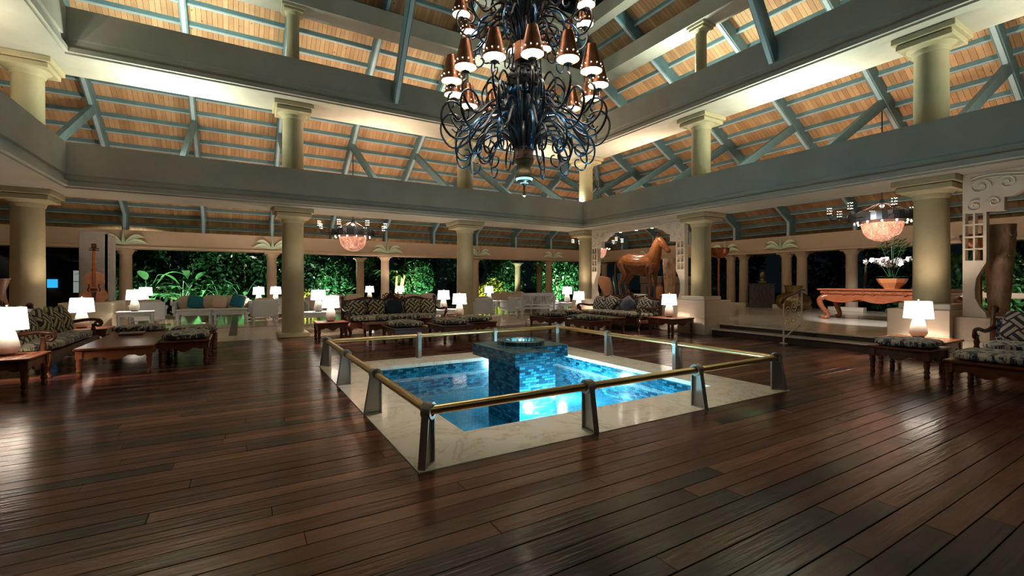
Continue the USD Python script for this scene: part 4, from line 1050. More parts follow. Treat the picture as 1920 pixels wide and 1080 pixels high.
def basket(label, w, d, h, loc):
    t = thing('wicker_trunk', label, 'basket', loc)
    obj('body', rbx(-w / 2, w / 2, -d / 2, d / 2, 0, h * .8, .02), 'wicker', t)
    obj('lid', rbx(-w / 2 - .015, w / 2 + .015, -d / 2 - .015, d / 2 + .015, h * .8, h, .02), 'wicker', t)
basket('dark wicker trunk behind the legs of the horse, left of two', .7, .9, 1.22, (12.0, 10.6, .0 + .27))
basket('dark wicker trunk behind the horse, right of two', .7, .95, 1.2, (12.0, 9.5, .27))
jar('pot', 'small terracotta jar between the trunks and the tall carved drum', (10.62, 9.32, .742), [(0, 0), (.09, 0), (.11, .25), (.10, .40), (.08, .42), (0, .41)], 'terracotta', catg='pot')
jar('pot', 'dark blue jar behind the front legs of the horse', (11.3, 10.2, .27), [(0, 0), (.15, 0), (.21, .5), (.17, .85), (.10, .93), (0, .92)], 'blue_glaze', catg='pot')
stl = thing('stool', 'little white stool on the low wall under the horse', 'stool', (10.32, 9.78, .742), -70)
obj('seat', rbx(-.20, .20, -.1, .1, .12, .20, .02), 'paper_white', stl)
for s in (-1, 1): obj('leg', rbx(s * .12 - .02, s * .12 + .02, -.07, .07, 0, .119, .004), 'paper_white', stl)

# ---------------------------------------------------------------- cello carving on the marble block
ce = thing('cello', 'huge carved red-brown wooden cello standing on the marble block at the left', 'cello', (-3.35, 16.15, .76), 8)
def cello_outline(s=1.0):
    r = [(0, .0), (.16, .01), (.245, .07), (.265, .17), (.235, .27), (.185, .32), (.20, .335), (.165, .35), (.145, .43), (.16, .50), (.195, .51), (.175, .535), (.195, .58), (.19, .68), (.14, .76), (.06, .80), (0, .81)]
    p = r
    return Polygon([(x, z) for x, z in p] + [(-x, z) for x, z in reversed(p)]).buffer(.012).buffer(-.012).buffer(0)
o = cello_outline()
obj('body', prism(o, .22, 'xz'), 'cello_wood', ce)
obj('rim', cat([prism(o.buffer(.012).difference(o.buffer(-.02)), .02, 'xz', -.115), prism(o.buffer(.012).difference(o.buffer(-.02)), .02, 'xz', .115)]), 'cello_wood', ce)
obj('neck', cat([rbx(-.035, .035, -.13, -.07, .42, 1.36, .01), rbx(-.05, .05, -.10, .02, .78, .90, .02)]), 'copper_wood', ce)
obj('scroll', cat([mv(rot(cyl((0, 0, -.05), (0, 0, .05), .06, 18), 90, (0, 1, 0)), (0, -.12, 1.50)), rbx(-.03, .03, -.13, -.06, 1.36, 1.50, .01), cyl((-.10, -.10, 1.38), (.10, -.10, 1.38), .012, 8), cyl((-.10, -.10, 1.43), (.10, -.10, 1.43), .012, 8)]), 'dark_wood', ce, smooth=40)
obj('bridge', rbx(-.07, .07, -.16, -.11, .30, .37, .01), 'dark_wood', ce)
obj('tailpiece', prism(Polygon([(-.02, .03), (.02, .03), (.05, .27), (-.05, .27)]), .03, 'xz', -.13), 'dark_wood', ce)
for s in (-1, 1):
    sp = spline([(s * .10, -.114, .28), (s * .12, -.114, .34), (s * .09, -.114, .42), (s * .115, -.114, .48)], 12)
    obj('sound_hole', tube(sp, .010, 5), 'black_gap', ce)

# ---------------------------------------------------------------- right platform: console, orchid, vessels, torcheres
co = thing('console_table', 'long carved reddish console table with scalloped apron and bowed legs, carrying the orchid', 'table', (14.46, 5.22, .27))
obj('top', rbx(-.5, .5, -1.42, 1.42, .80, .85, .012), 'copper_wood', co)
obj('cornice', rbx(-.46, .46, -1.36, 1.36, .70, .80, .02), 'copper_wood', co)
for s in (-1, 1):
    y = np.linspace(-1.3, 1.3, 80)
    low = .62 - .10 * np.abs(np.sin(y * math.pi / .87 + math.pi / 2)) - .05
    obj('apron', prism(Polygon(list(zip(y, low)) + [(1.3, .70), (-1.3, .70)]).buffer(0), .05, 'yz', s * .40), 'copper_wood', co)
    x = np.linspace(-.42, .42, 30)
    low = .60 - .06 * np.cos(x * math.pi / .42)
    obj('apron', prism(Polygon(list(zip(x, low)) + [(.42, .70), (-.42, .70)]).buffer(0), .05, 'xz', s * 1.30), 'copper_wood', co)
for s in (-1, 1):
    c = []
    for i in range(12):
        sp = spiral((-1.2 + i * .218, .745), .055, 1.2, i, 18, 1 if i % 2 else -1)
        c.append(tube(np.c_[np.full(18, s * .462), sp[:, 0], sp[:, 1]], .010, 5))
    obj('carving', cat(c), 'copper_wood', co)
c = []
for i in range(4):
    sp = spiral((-.33 + i * .22, .745), .055, 1.2, i, 18)
    c.append(tube(np.c_[sp[:, 0], np.full(18, 1.362), sp[:, 1]], .010, 5))
obj('carving', cat(c), 'copper_wood', co)
for sx in (-1, 1):
    for sy in (-1, 1):
        p = spline([(sx * .36, sy * 1.22, .64), (sx * .46, sy * 1.36, .50), (sx * .40, sy * 1.28, .28), (sx * .34, sy * 1.20, .10), (sx * .42, sy * 1.30, .03)], 20)
        obj('leg', cat([tube(p, .085, 10, .045), ball((p[-1][0], p[-1][1], .055), .055, 2)]), 'copper_wood', co, smooth=50)
orc = thing('orchid_pot', 'orange bowl of white flowering orchids on the carved console table', 'potted orchid', (14.46, 5.08, 1.12))
obj('bowl', lathe([(0, 0), (.16, 0), (.17, .02), (.28, .16), (.33, .27), (.31, .27), (.26, .20), (0, .18)], 10), 'orange_glaze', orc)
obj('soil', lathe([(0, .20), (.27, .215), (0, .235)], 16), 'soil', orc)
def blade(L_, w, up, az, droop, n=7, fold=.15):
    """One arching leaf from the origin."""
    t = np.linspace(0, 1, n)
    r = L_ * t * math.cos(up) ; z = L_ * (t * math.sin(up) - droop * t ** 2)
    ww = w * np.sin(np.clip(t * 1.0 + .06, 0, 1) * math.pi) ** .7 * .5
    V = []
    for i in range(n):
        c = np.array([r[i], 0, z[i]])
        V += [c + [0, -ww[i], fold * ww[i]], c, c + [0, ww[i], fold * ww[i]]]
    F = []
    for i in range(n - 1):
        a, b = 3 * i, 3 * i + 3
        F += [[a, b, b + 1], [a, b + 1, a + 1], [a + 1, b + 1, b + 2], [a + 1, b + 2, a + 2]]
    V = np.array(V); ca_, sa_ = math.cos(az), math.sin(az)
    V = np.c_[V[:, 0] * ca_ - V[:, 1] * sa_, V[:, 0] * sa_ + V[:, 1] * ca_, V[:, 2]]
    return trimesh.Trimesh(V, np.array(F), process=False)
for i in range(12):
    obj('leaf', mv(blade(.40, .10, .75, i * 2.4, .5), (.06 * math.cos(i * 2.4), .06 * math.sin(i * 2.4), .23)), 'leaf_bright', orc)
def flower(c, r, seed):
    q = []
    rr = random.Random(seed)
    az, el = rr.uniform(0, 6.28), rr.uniform(-.2, .9)
    for k in range(5):
        b = blade(r, r * .9, .35, k * 2 * math.pi / 5, .25, 4)
        q.append(b)
    m = cat(q + [ball((0, 0, .01), r * .16, 0)])
    return mv(rot(rot(m, 60 + 40 * el, (0, 1, 0)), math.degrees(az)), c)
for i in range(14):
    az = 2.4 * i + .4
    ca_, sa_ = math.cos(az), math.sin(az)
    if i % 2 == 0:
        h, o_ = 1.0 + .05 * (i % 5), .10 + .022 * i
        p = spline([(.03 * ca_, .03 * sa_, .22), (.05 * ca_, .05 * sa_, .55), (o_ * .6 * ca_, o_ * .6 * sa_, .85), (o_ * ca_, o_ * sa_, h + .1)], 12)
    else:
        o_ = .26 + .03 * i
        p = spline([(.04 * ca_, .04 * sa_, .22), (o_ * .3 * ca_, o_ * .3 * sa_, .52), (o_ * .65 * ca_, o_ * .65 * sa_, .72), (o_ * ca_, o_ * sa_, .68)], 12)
    s = obj('stem', tube(p, .009, 5), 'leaf_bright', orc)
    if i % 2 == 0:
        obj('buds', cat([mv(blade(.17, .05, .6, k * 2.1, .15, 5), p[-1 - k % 4]) for k in range(12)]), 'leaf_bright', s)
    else:
        for k in range(6): obj('flower', flower(p[11 - k] + np.array([.03 * math.cos(k * 2), .03 * math.sin(k * 2), .03]), .085, i * 10 + k), 'petal', s)
bp = jar('vessel', 'big round brass vessel on the platform left of the console table', (17.2, 8.95, .27), [(0, 0), (.30, 0), (.50, .12), (.58, .32), (.52, .52), (.30, .64), (.26, .66), (.28, .86), (.32, .90), (.28, .90), (.22, .70), (0, .70)], 'brass_pot', catg='vessel')
def torchere(label, x, y, h):
    t = thing('torchere', label, 'torchere', (x, y, .27))
    obj('base', lathe([(0, 0), (.16, 0), (.15, .03), (.04, .06), (0, .06)], 20), 'copper', t)
    obj('pole', lathe([(0, .05), (.035, .05), (.03, h - .3), (.05, h - .28), (0, h - .28)], 14), 'copper', t, smooth=40)
    obj('bowl', lathe([(0, h - .30), (.10, h - .29), (.22, h - .22), (.29, h - .10), (.31, h), (.29, h), (.27, h - .10), (.20, h - .19), (0, h - .25)], 28), 'copper_bowl', t, smooth=40)
torchere('copper bowl torchere on a tall pole just right of the column on the steps', 12.55, 8.72, 2.06)
torchere('copper bowl torchere half hidden behind the near white frame', 13.0, 3.10, 2.0)
cab = thing('cabinet', 'grey carved reception cabinet at the back of the platform', 'cabinet', (18.3, 10.75, .27), -60)
obj('body', rbx(-.45, .45, -.3, .3, 0, .92, .01), 'grey_cabinet', cab); obj('top', rbx(-.5, .5, -.34, .34, .92, .97, .008), 'grey_cabinet', cab)
for i in range(6):
    q = spline([(-.4 + i * .14, -.305, .1), (-.34 + i * .14, -.305, .35), (-.42 + i * .14, -.305, .6), (-.36 + i * .14, -.305, .85)], 12)
    obj('carved_wave', tube(q, .012, 5), 'grey_cabinet', cab)
hd = thing('bust', 'golden bust lit on top of the grey cabinet', 'bust', (18.28, 10.72, 1.24), -60)
obj('head', blob([((0, 0, .10, .09), (0, 0, .18, .07)), ((0, 0, .18, .07), (0, -.02, .33, .10)), ((0, -.02, .30, .10), (0, 0, .40, .10)), ((0, -.11, .31, .02), (0, -.10, .35, .015))], .03, 4), 'bronze', hd, smooth=True)
obj('shoulders', rbx(-.15, .15, -.09, .09, 0, .10, .03), 'bronze', hd)

# stair handrail
hr = thing('handrail', 'white wrought-iron stair handrail with a dark wooden grip on the marble steps', 'handrail', (9.86, 5.33, 0))
obj('newel', cat([cyl((0, 0, 0), (0, 0, .92), .016, 10), rbx(-.06, .06, -.06, .06, 0, .012, .002)]), 'white_iron', hr)
obj('newel', cat([cyl((.72, 0, .275), (.72, 0, 1.10), .016, 10), rbx(.66, .78, -.05, .05, .272, .284, .002)]), 'white_iron', hr)
obj('grip', tube(spline([(-.06, 0, .86), (0, 0, .92), (.5, 0, 1.06), (.72, 0, 1.13), (.80, 0, 1.12)], 16), .03, 10), 'dark_wood', hr, smooth=50)
obj('diagonal', cyl((0, 0, .10), (.72, 0, .42), .012, 8), 'white_iron', hr)
scr = []
for (cx_, cz_, r0, a0, s) in [(.16, .66, .12, 0, 1), (.16, .40, .11, 2, -1), (.40, .78, .13, 1, -1), (.40, .52, .11, 3, 1), (.60, .86, .11, 0, 1), (.60, .60, .10, 2, -1), (.30, .92, .05, 0, 1), (.52, 1.0, .05, 1, -1)]:
    sp = spiral((cx_, cz_), r0, 1.6, a0, 36, s); scr.append(tube(np.c_[sp[:, 0], np.zeros(36), sp[:, 1]], .0085, 5))
obj('scrollwork', cat(scr), 'white_iron', hr, smooth=50)
sg = thing('step_light', 'small dark step light set in the riser beside the handrail', 'lamp', (10.252, 5.0, .19)); obj('plate', rbx(-.006, .006, -.11, .11, -.025, .025, .002), 'black_gap', sg); obj('louvre', rbx(-.009, -.006, -.08, .08, -.008, .0, .0005), 'iron', sg)

# big urn at the left edge
ur = thing('urn', 'tall flared reddish wooden urn at the left edge behind the sofa', 'urn', (-3.62, 11.05, 0))
obj('body', lathe([(0, 0), (.16, 0), (.20, .3), (.26, .75), (.20, 1.02), (.19, 1.15), (.24, 1.34), (.25, 1.36), (.22, 1.36), (.17, 1.15), (0, 1.1)], 28), 'cello_wood', ur, smooth=40)
obj('foot_ring', lathe([(0, 0), (.19, 0), (.19, .06), (.0, .06)], 24), 'dark_wood', ur)

# dark building beyond the left aisle
bd = thing('building', 'dark neighbouring lobby wall seen beyond the left aisle', 'building', (-7.2, 27.5, 0), kind='structure')
obj('wall', bx(-9, 2.6, 0, .3, 0, 3.4), 'dark_roof', bd)
obj('post', bx(-.75, -.4, -.2, 0, 0, 3.3), 'grey_cabinet', bd); obj('post', bx(1.4, 1.8, -.2, 0, 0, 3.3), 'grey_cabinet', bd)
obj('screen', bx(-.05, .28, -.05, 0, 1.05, 1.42), 'screen_glow', bd)
wn = obj('window_frame', cat([bx(.75, 1.33, -.04, 0, .78, .82), bx(.75, 1.33, -.04, 0, 1.84, 1.88), bx(.75, .79, -.04, 0, .78, 1.88), bx(1.29, 1.33, -.04, 0, .78, 1.88), bx(1.03, 1.05, -.04, 0, .8, 1.86), bx(.77, 1.31, -.04, 0, 1.30, 1.33)]), 'iron', bd)
for x in (.79, 1.05):
    for z in (.82, 1.33): obj('pane', bx(x, x + .24, -.015, -.005, z, z + .48), 'lit_window', wn)

# ---------------------------------------------------------------- bowl chandeliers in the aisles
def bowl_chandelier(label, x, y, ztop):
    t = thing('bowl_chandelier', label, 'chandelier', (x, y, 0))
    z = 2.92
    obj('bowl', lathe([(0, 2.36), (.16, 2.385), (.30, 2.46), (.40, 2.60), (.45, 2.80), (.45, 2.84), (.43, 2.84), (.38, 2.62), (0, 2.40)], 36), 'bowl_glow', t, smooth=40)
    obj('ring', lathe([(.66, z - .04), (.74, z - .04), (.74, z + .17), (.72, z + .17), (.72, z - .02), (.66, z - .02)], 40), 'iron', t)
    obj('plate', lathe([(.44, 2.84), (.72, 2.87), (.74, 2.895), (.44, 2.87)], 40), 'iron', t)
    obj('rod', cat([cyl((0, 0, 3.28), (0, 0, ztop), .014, 8)] + [cyl((.70 * math.cos(a), .70 * math.sin(a), 3.06), (0, 0, 3.42), .010, 6) for a in np.arange(8) * math.pi / 4]), 'iron', t)
    obj('hub', lathe([(0, 3.24), (.05, 3.28), (.07, 3.36), (.04, 3.46), (0, 3.48)], 14), 'iron', t)
    for k in range(8):
        a = 2 * math.pi * k / 8 + .2
        p = [(rr * math.cos(a), rr * math.sin(a), zz) for rr, zz in ((.73, 2.98), (.95, 2.94), (1.12, 3.02), (1.14, 3.12))]
        am = obj('arm', cat([tube(spline(p, 12), .014, 6), mv(lathe([(0, 3.10), (.07, 3.11), (.075, 3.13), (0, 3.12)], 10), (1.14 * math.cos(a), 1.14 * math.sin(a), 0))]), 'iron', t)
        bb = []
        for i in range(3):
            for j in range(5):
                b = 2 * math.pi * j / 5 + i
                bb.append(ball((1.14 * math.cos(a) + .05 * math.cos(b), 1.14 * math.sin(a) + .05 * math.sin(b), 3.17 + .07 * i), .0085, 1))
        obj('bulb_cluster', cat(bb), 'bulb_glow', am)
    for k in range(12):
        a = 2 * math.pi * k / 12
        obj('bulb', ball((.58 * math.cos(a), .58 * math.sin(a), 2.845), .022, 1), 'bulb_glow', t)
    return t
bc = bowl_chandelier('glowing copper bowl chandelier in the lounge aisle left of the main chandelier', CX, CY + 11.1, zr(11.1) - .2)
dup(bc, 'glowing copper bowl chandelier over the orchid on the right', (CX + 11.1, CY, 0), 20)
dup(bc, 'glowing copper bowl chandelier partly behind the corner column', (CX + 11.1, CY + 11.1, 0), 40)
for (x, y) in ((CX, CY + 11.1), (CX + 11.1, CY), (CX + 11.1, CY + 11.1)):
    lamp_light('SphereLight', (x, y, 3.2), 15, (1., .66, .46), .12)
    lamp_light('SphereLight', (x, y, 2.72), 12, (1., .66, .48), .08)

# ---------------------------------------------------------------- the great chandelier
cd = thing('chandelier', 'huge wrought-iron scroll chandelier with copper lamp shades over the pool', 'chandelier', (CX, CY, 0))
def radial(prof, ang, n=36, r=.016, taper=None, sides=6):
    p = spline(prof, n)
    return tube(np.c_[p[:, 0] * math.cos(ang), p[:, 0] * math.sin(ang), p[:, 1]], r, sides, taper)
obj('finial', lathe([(0, 2.47), (.022, 2.49), (.022, 2.53), (.012, 2.55), (.014, 2.60), (.03, 2.64), (.10, 2.68), (.105, 2.70), (0, 2.705)], 24), 'bronze', cd, smooth=40)
obj('lens', lathe([(0, 2.635), (.05, 2.65), (.112, 2.695), (.118, 2.72), (0, 2.73)], 24), 'lens_glow', cd, smooth=40)
obj('vase', lathe([(0, 2.70), (.125, 2.72), (.13, 2.76), (.105, 2.81), (.085, 2.86), (.10, 2.91), (.125, 2.94), (.125, 2.975), (.0, 2.98)], 28), 'bronze', cd, smooth=40)
obj('collar', lathe([(0, 2.975), (.135, 2.975), (.135, 2.99), (.122, 2.995), (.122, 3.12), (.135, 3.125), (.135, 3.14), (0, 3.14)], 28), 'copper', cd, smooth=40)
R14 = [2 * math.pi * (k / 14) + math.radians(-121 + 4) for k in range(14)]
def shade(ang, r, z, s=1.0):
    c = (r * math.cos(ang), r * math.sin(ang), z)
    sh = obj('lamp_shade', mv(lathe([(.142 * s, -.02 * s), (.064 * s, .31 * s), (.058 * s, .31 * s), (.135 * s, -.02 * s), (.142 * s, -.02 * s)], 22), c), 'copper', cd, smooth=40)
    obj('diffuser', mv(lathe([(0, 0), (.126 * s, 0), (.122 * s, .012), (0, .014)], 20), c), 'inner_glow', sh)
    dots = []
    for k in range(11):
        b = 2 * math.pi * k / 11
        rr = .143 * s - (.078 * s) * .062 / .33
        dots.append(ball((c[0] + rr * math.cos(b), c[1] + rr * math.sin(b), z + .042 * s), .0085 * s, 0))
    obj('light_holes', cat(dots), 'dot_glow', sh)
    hold = [cyl((c[0], c[1], z - .17 * s), (c[0], c[1], z + .0), .011, 6), mv(lathe([(0, 0), (.045 * s, .012), (.05 * s, .02), (0, .014)], 8), (c[0], c[1], z - .09 * s))]
    for k in range(6): hold.append(mv(blade(.075 * s, .045 * s, .15, k * 1.047, .3, 4), (c[0], c[1], z - .075 * s)))
    obj('lamp_holder', cat(hold), 'iron', sh)
def tier(z0, s, angs, lamp_r, lamp_z, blue=True):
    F = lambda P: [(r * s, z0 + (z - 3.0) * s) for r, z in P]
    n = len(angs)
    for i in range(2 * n):
        a = angs[0] + math.pi * i / n
        obj('stem_tube', radial(F([(.105, 2.99), (.115, 3.2), (.17, 3.5), (.27, 3.82), (.33, 3.86), (.36, 3.80)]), a, 16, .021 * s), 'blue_iron' if i % 4 else 'iron', cd, smooth=60)
    for a in angs:
        obj('scroll_arm', radial(F([(.10, 3.05), (.16, 3.35), (.34, 3.56), (.58, 3.50), (.78, 3.24), (.98, 3.16), (1.13, 3.30), (1.15, 3.50), (1.03, 3.63), (.90, 3.58), (.86, 3.46), (.93, 3.38), (1.0, 3.42)]), a + .10, 46, .0205 * s, .012), 'iron', cd, smooth=60)
        obj('lamp_arm', radial(F([(.10, 3.1), (.2, 3.5), (.42, 3.68), (.66, 3.56), (.84, 3.42), (.99, 3.52)]) + [(lamp_r, lamp_z - .16 * s)], a, 34, .0205 * s, .015), 'iron', cd, smooth=60)
        obj('low_scroll', radial(F([(.14, 3.12), (.36, 3.34), (.56, 3.30), (.66, 3.10), (.60, 2.97), (.50, 3.0), (.49, 3.10), (.55, 3.13)]), a - .11, 32, .0185 * s, .011), 'iron', cd, smooth=60)
        obj('high_scroll', radial(F([(.12, 3.15), (.24, 3.55), (.36, 3.93), (.47, 4.03), (.56, 3.93), (.56, 3.72), (.47, 3.60), (.39, 3.68), (.41, 3.80), (.46, 3.79)]), a + .22, 36, .0185 * s, .011), 'iron', cd, smooth=60)
        obj('outer_curl', radial(F([(.60, 3.42), (.80, 3.34), (.95, 3.02), (.88, 2.90), (.78, 2.94), (.77, 3.03), (.83, 3.05)]), a + .02, 26, .0165 * s, .010), 'blue_iron', cd, smooth=60)
        shade(a, lamp_r, lamp_z, s ** .6)
tier(3.0, 1.0, R14, 1.0, 3.95)
gb = trimesh.creation.icosphere(2, .25)
gb.apply_translation((0, 0, 4.02))
obj('iron_ball', gb, 'iron', cd, smooth=True)
pet = []
for k in range(90):
    z = 1 - 2 * (k + .5) / 90; a = k * 2.39996; rr = math.sqrt(1 - z * z)
    pet.append(ball((.25 * rr * math.cos(a), .25 * rr * math.sin(a), 4.02 + .25 * z), .024, 1))
key(obj('ball_studs', cat(pet), 'iron', cd, smooth=True), kind='stuff')
obj('core', lathe([(0, 3.1), (.10, 3.1), (.06, 3.8), (.06, 4.3), (.13, 4.32), (.13, 4.56), (.10, 4.58), (.05, 5.4), (.05, 5.7), (.09, 5.74), (.09, 5.9), (.04, 5.95), (.03, 11.5), (0, 11.5)], 16), 'iron', cd, smooth=40)
obj('collar', lathe([(.10, 4.32), (.14, 4.32), (.14, 4.56), (.10, 4.56)], 24), 'copper', cd, smooth=40)
R12 = [2 * math.pi * (k / 12) + .12 for k in range(12)]
tier(4.45, .80, R12, .86, 4.92)
R8 = [2 * math.pi * (k / 8) + .3 for k in range(8)]
tier(5.75, .55, R8, .6, 6.1)
for k in range(10):
    a = 2 * math.pi * k / 10
    obj('candle_tube', cyl((.30 * math.cos(a), .30 * math.sin(a), 5.0), (.30 * math.cos(a), .30 * math.sin(a), 5.22), .022, 8), 'copper', cd)
lamp_light('SphereLight', (CX, CY, 2.45), 26, (1, .92, .82), .04, aim=(CX, CY, 0), cone=51, soft=.25)
# ---------------------------------------------------------------- planting round the pavilion
def bigleaf(label, m, loc, rz=0, n=16, L0=1.1, w=.34, stemh=.9, seed=0):
    t = thing('garden_plant', label, 'plant', loc, rz)
    r = random.Random(seed)
    st_ = []
    for i in range(n):
        az, h = i * 2.4 + r.uniform(-.3, .3), stemh * r.uniform(.4, 1.5)
        tip = (.35 * h * math.cos(az), .35 * h * math.sin(az), h)
        st_.append(tube(spline([(0, 0, 0), (tip[0] * .3, tip[1] * .3, h * .6), tip], 6), .014, 5))
        obj('leaf', mv(blade(L0 * r.uniform(.6, 1.1), w * r.uniform(.7, 1.2), r.uniform(.2, 1.0), az + r.uniform(-.4, .4), r.uniform(.3, .8), 8), tip), m, t, smooth=True)
    obj('stems', cat(st_), 'leaf_green', t)
    return t
def bush(label, m, loc, rad, n, size, seed=0, trunk=False, h=None, catg='shrub'):
    t = thing('garden_tree' if trunk else 'garden_shrub', label, catg, loc)
    g_ = np.random.default_rng(seed)
    h = h or rad[2]
    d = g_.normal(size=(n, 3)); d /= np.linalg.norm(d, axis=1, keepdims=True)
    lump = meshkit.fbm(d * 2.5 + seed, 3, seed)[:, None] * .7 + .62
    c = d * (g_.uniform(.45, 1, n) ** .5)[:, None] * lump * np.array(rad) + [0, 0, h]
    c = c[c[:, 2] > .06]; n = len(c)
    u = g_.normal(size=(n, 3)); u /= np.linalg.norm(u, axis=1, keepdims=True)
    w = np.cross(u, g_.normal(size=(n, 3))); w /= np.linalg.norm(w, axis=1, keepdims=True)
    s = size * g_.uniform(.6, 1.3, n)[:, None]
    V = np.stack([c - u * s, c + w * s * .45, c + u * s, c - w * s * .45], 1).reshape(-1, 3)
    k = 4 * np.arange(n)[:, None]
    F = np.vstack([k + [0, 1, 2], k + [0, 2, 3]])
    key(obj('foliage', (V, F), m, t), kind='stuff')
    obj('trunk', tube(spline([(0, 0, 0), (.05, .03, h * .4), (-.04, .05, h), (0.02, 0, h + rad[2] * .5)], 10), .05 if not trunk else .12, 7, .02), 'bark', t, smooth=50)
    return t
def palm_clump(label, loc, n=5, h=3.0, seed=0, m='leaf_green'):
    t = thing('palm_clump', label, 'palm', loc)
    r = random.Random(seed)
    for i in range(n):
        az = i * 2.4; lean = r.uniform(.1, .5); hh = h * r.uniform(.55, 1.05)
        b = (.25 * math.cos(az), .25 * math.sin(az))
        p = spline([(b[0], b[1], 0), (b[0] * 1.2 + lean * .3 * math.cos(az), b[1] * 1.2 + lean * .3 * math.sin(az), hh * .5), (b[0] + lean * math.cos(az), b[1] + lean * math.sin(az), hh)], 10)
        tr = obj('trunk', tube(p, .07, 7, .045), 'bark', t, smooth=50)
        fr = []
        for k in range(9):
            a = k * .698 + r.uniform(-.2, .2)
            fr.append(mv(blade(1.1 * r.uniform(.8, 1.1), .22, r.uniform(.1, 1.0), a, r.uniform(.4, .9), 8), p[-1]))
        obj('fronds', cat(fr), m, tr)
    return t
YG = CY + OB + 1.9
pl = bigleaf('broad-leaved lit plant left of the white sofa', 'leaf_bright', (-3.2, YG + .5, -.1), 0, 24, 1.0, .30, 1.25, 1)
dup(pl, 'broad-leaved lit plant second from the left behind the small lamp', (-2.1, YG + 1.0, -.1), 70)
dup(pl, 'tall broad-leaved plant behind the left arm of the white sofa', (-4.4, YG + 1.6, .2), 140)
pl2 = bigleaf('slim-leaved plant in the gap between the small lamps and the white sofa', 'leaf_green', (-1.5, YG + .2, -.1), 30, 22, .7, .17, 1.0, 5)
dup(pl2, 'slim-leaved plant just behind the left blue cushion', (-.75, YG + .7, -.1), 100)
dup(pl2, 'slim-leaved plant behind the middle of the white sofa', (.1, YG + .4, -.1), 200)
dup(pl2, 'slim-leaved plant behind the right blue cushion of the white sofa', (.95, YG + .9, -.1), 290)
bush('lit leafy shrub left behind the white sofa', 'leaf_green', (-2.6, YG + 2.2, .4), (1.9, .7, 1.7), 2600, .14, 90)
bush('dim leafy shrub right behind the white sofa', 'leaf_green', (.2, YG + 2.2, .3), (1.9, .7, 1.6), 2400, .13, 91)
bush('bushy green shrub filling the gap left of the outer column at the sofa crest', 'leaf_green', (4.05, YG + 1.1, -.1), (.9, .8, 1.3), 1500, .11, 3)
bush('dark leafy tree left behind the bowl chandelier', 'leaf_dark', (2.5, YG + 1.9, -.1), (1.5, .9, 1.6), 2600, .10, 4, True, 2.0, 'tree')
bush('yellow-green lit shrub under the bowl chandelier', 'leaf_yellow', (2.55, YG + .4, -.1), (.5, .5, .55), 600, .08, 5)
bush('lit green tree right of the palm trunks', 'leaf_green', (8.15, YG + 1.3, -.1), (1.0, .8, 1.4), 2400, .11, 6, True, 1.5, 'tree')
palm_clump('clump of lit palm trunks right of the sofa crest', (6.7, YG + .5, -.1), 6, 3.0, 2)
bigleaf('bright crown of leaves behind the lit palm trunks', 'leaf_bright', (7.0, YG + 1.2, .9), 10, 12, .9, .22, .8, 11)
bush('yellow lit shrub behind the far white lamp', 'leaf_yellow', (11.3, YG + .7, -.1), (.8, .6, .75), 1100, .10, 7)
bush('yellow lit shrub right of the first one behind the far lamp', 'leaf_yellow', (12.8, YG + 1.2, -.1), (.7, .6, .85), 1000, .10, 8)
bush('leafy green tree between the two thin garden columns', 'leaf_green', (14.6, YG + 2.8, -.1), (1.4, 1, 1.7), 2200, .12, 9, True, 1.6, 'tree')
bush('lit hedge tree left of the corner column', 'leaf_green', (19.0, YG + 3.2, -.1), (2.2, 1, 1.6), 2600, .13, 10, True, 1.8, 'tree')
palm_clump('two slim palms behind the far white lamp', (11.9, YG + 2.3, -.1), 3, 3.2, 5)
for i, (x, y, s) in enumerate([(-13.5, 29.5, 1.0), (-4.2, 28.4, 1.0), (-.7, 28.6, 1.1), (2.9, 28.8, 1.1), (6.5, 28.6, 1.1), (10.1, 29.4, 1.1), (13.7, 29.8, 1.1), (17.6, 30.4, 1.1), (22.0, 31.0, 1.1)]):
    bush(f'tall dark garden tree, {["first", "second", "third", "fourth", "fifth", "sixth", "seventh", "eighth", "ninth"][i]} from the left in the night hedge', 'leaf_dark', (x, y, -.1), (1.45 * s, .9, 2.4 * s), 2600, .16, 20 + i, True, 2.4, 'tree')
XG = CX + OB + 1.6
bush('bright low shrub left of the orchid bowl beyond the platform', 'leaf_bright', (XG + 1.2, 6.75, .1), (.7, .9, .5), 900, .09, 40)
bush('dark planting behind the single outer column', 'leaf_dark', (XG + 1.4, 8.0, .1), (.7, .8, .45), 700, .09, 41)
fb = bush('low bed of pale flowers beyond the brass vessel', 'leaf_dark', (XG + .8, 9.3, .1), (.6, 1.2, .42), 900, .09, 42)
obj('blossoms', cat([ball((random.Random(i).uniform(-.5, .5), random.Random(i + 99).uniform(-1.1, 1.1), .48 + random.Random(i + 7).uniform(0, .22)), .03, 0) for i in range(60)]), 'petal', fb)
palm_clump('slender palm trunk beyond the brass vessel', (XG + 1.6, 8.75, 0), 2, 3.6, 9, 'leaf_dark')
bush('flowering dark shrub behind the copper torchere pole', 'leaf_green', (XG - 1.0, 13.4, 0), (.4, .5, .6), 500, .08, 43)
for i, (x, y) in enumerate([(23, 15), (24, 11.5), (24, 8), (24, 4.5), (23, 1.5), (22, -1.5)]):
    bush(f'dark garden tree beyond the right platform, {["first", "second", "third", "fourth", "fifth", "sixth"][i]} counted from the far corner', 'leaf_dark', (x, y, -.1), (1.0, 1.45, 2.2), 1700, .15, 60 + i, True, 2.2, 'tree')
bush('leafy shrub seen through the near white frame', 'leaf_green', (18.0, 4.2, .2), (.9, 1.0, 1.1), 1100, .12, 70)
dup(pl, 'broad-leaved plant behind the very tall carved drum', (18.6, 2.2, .2), 30)
rail_b = thing('planter_rail', 'pale stone rail of a planter seen through the near white frame', 'planter', (16.2, 3.4, .27))
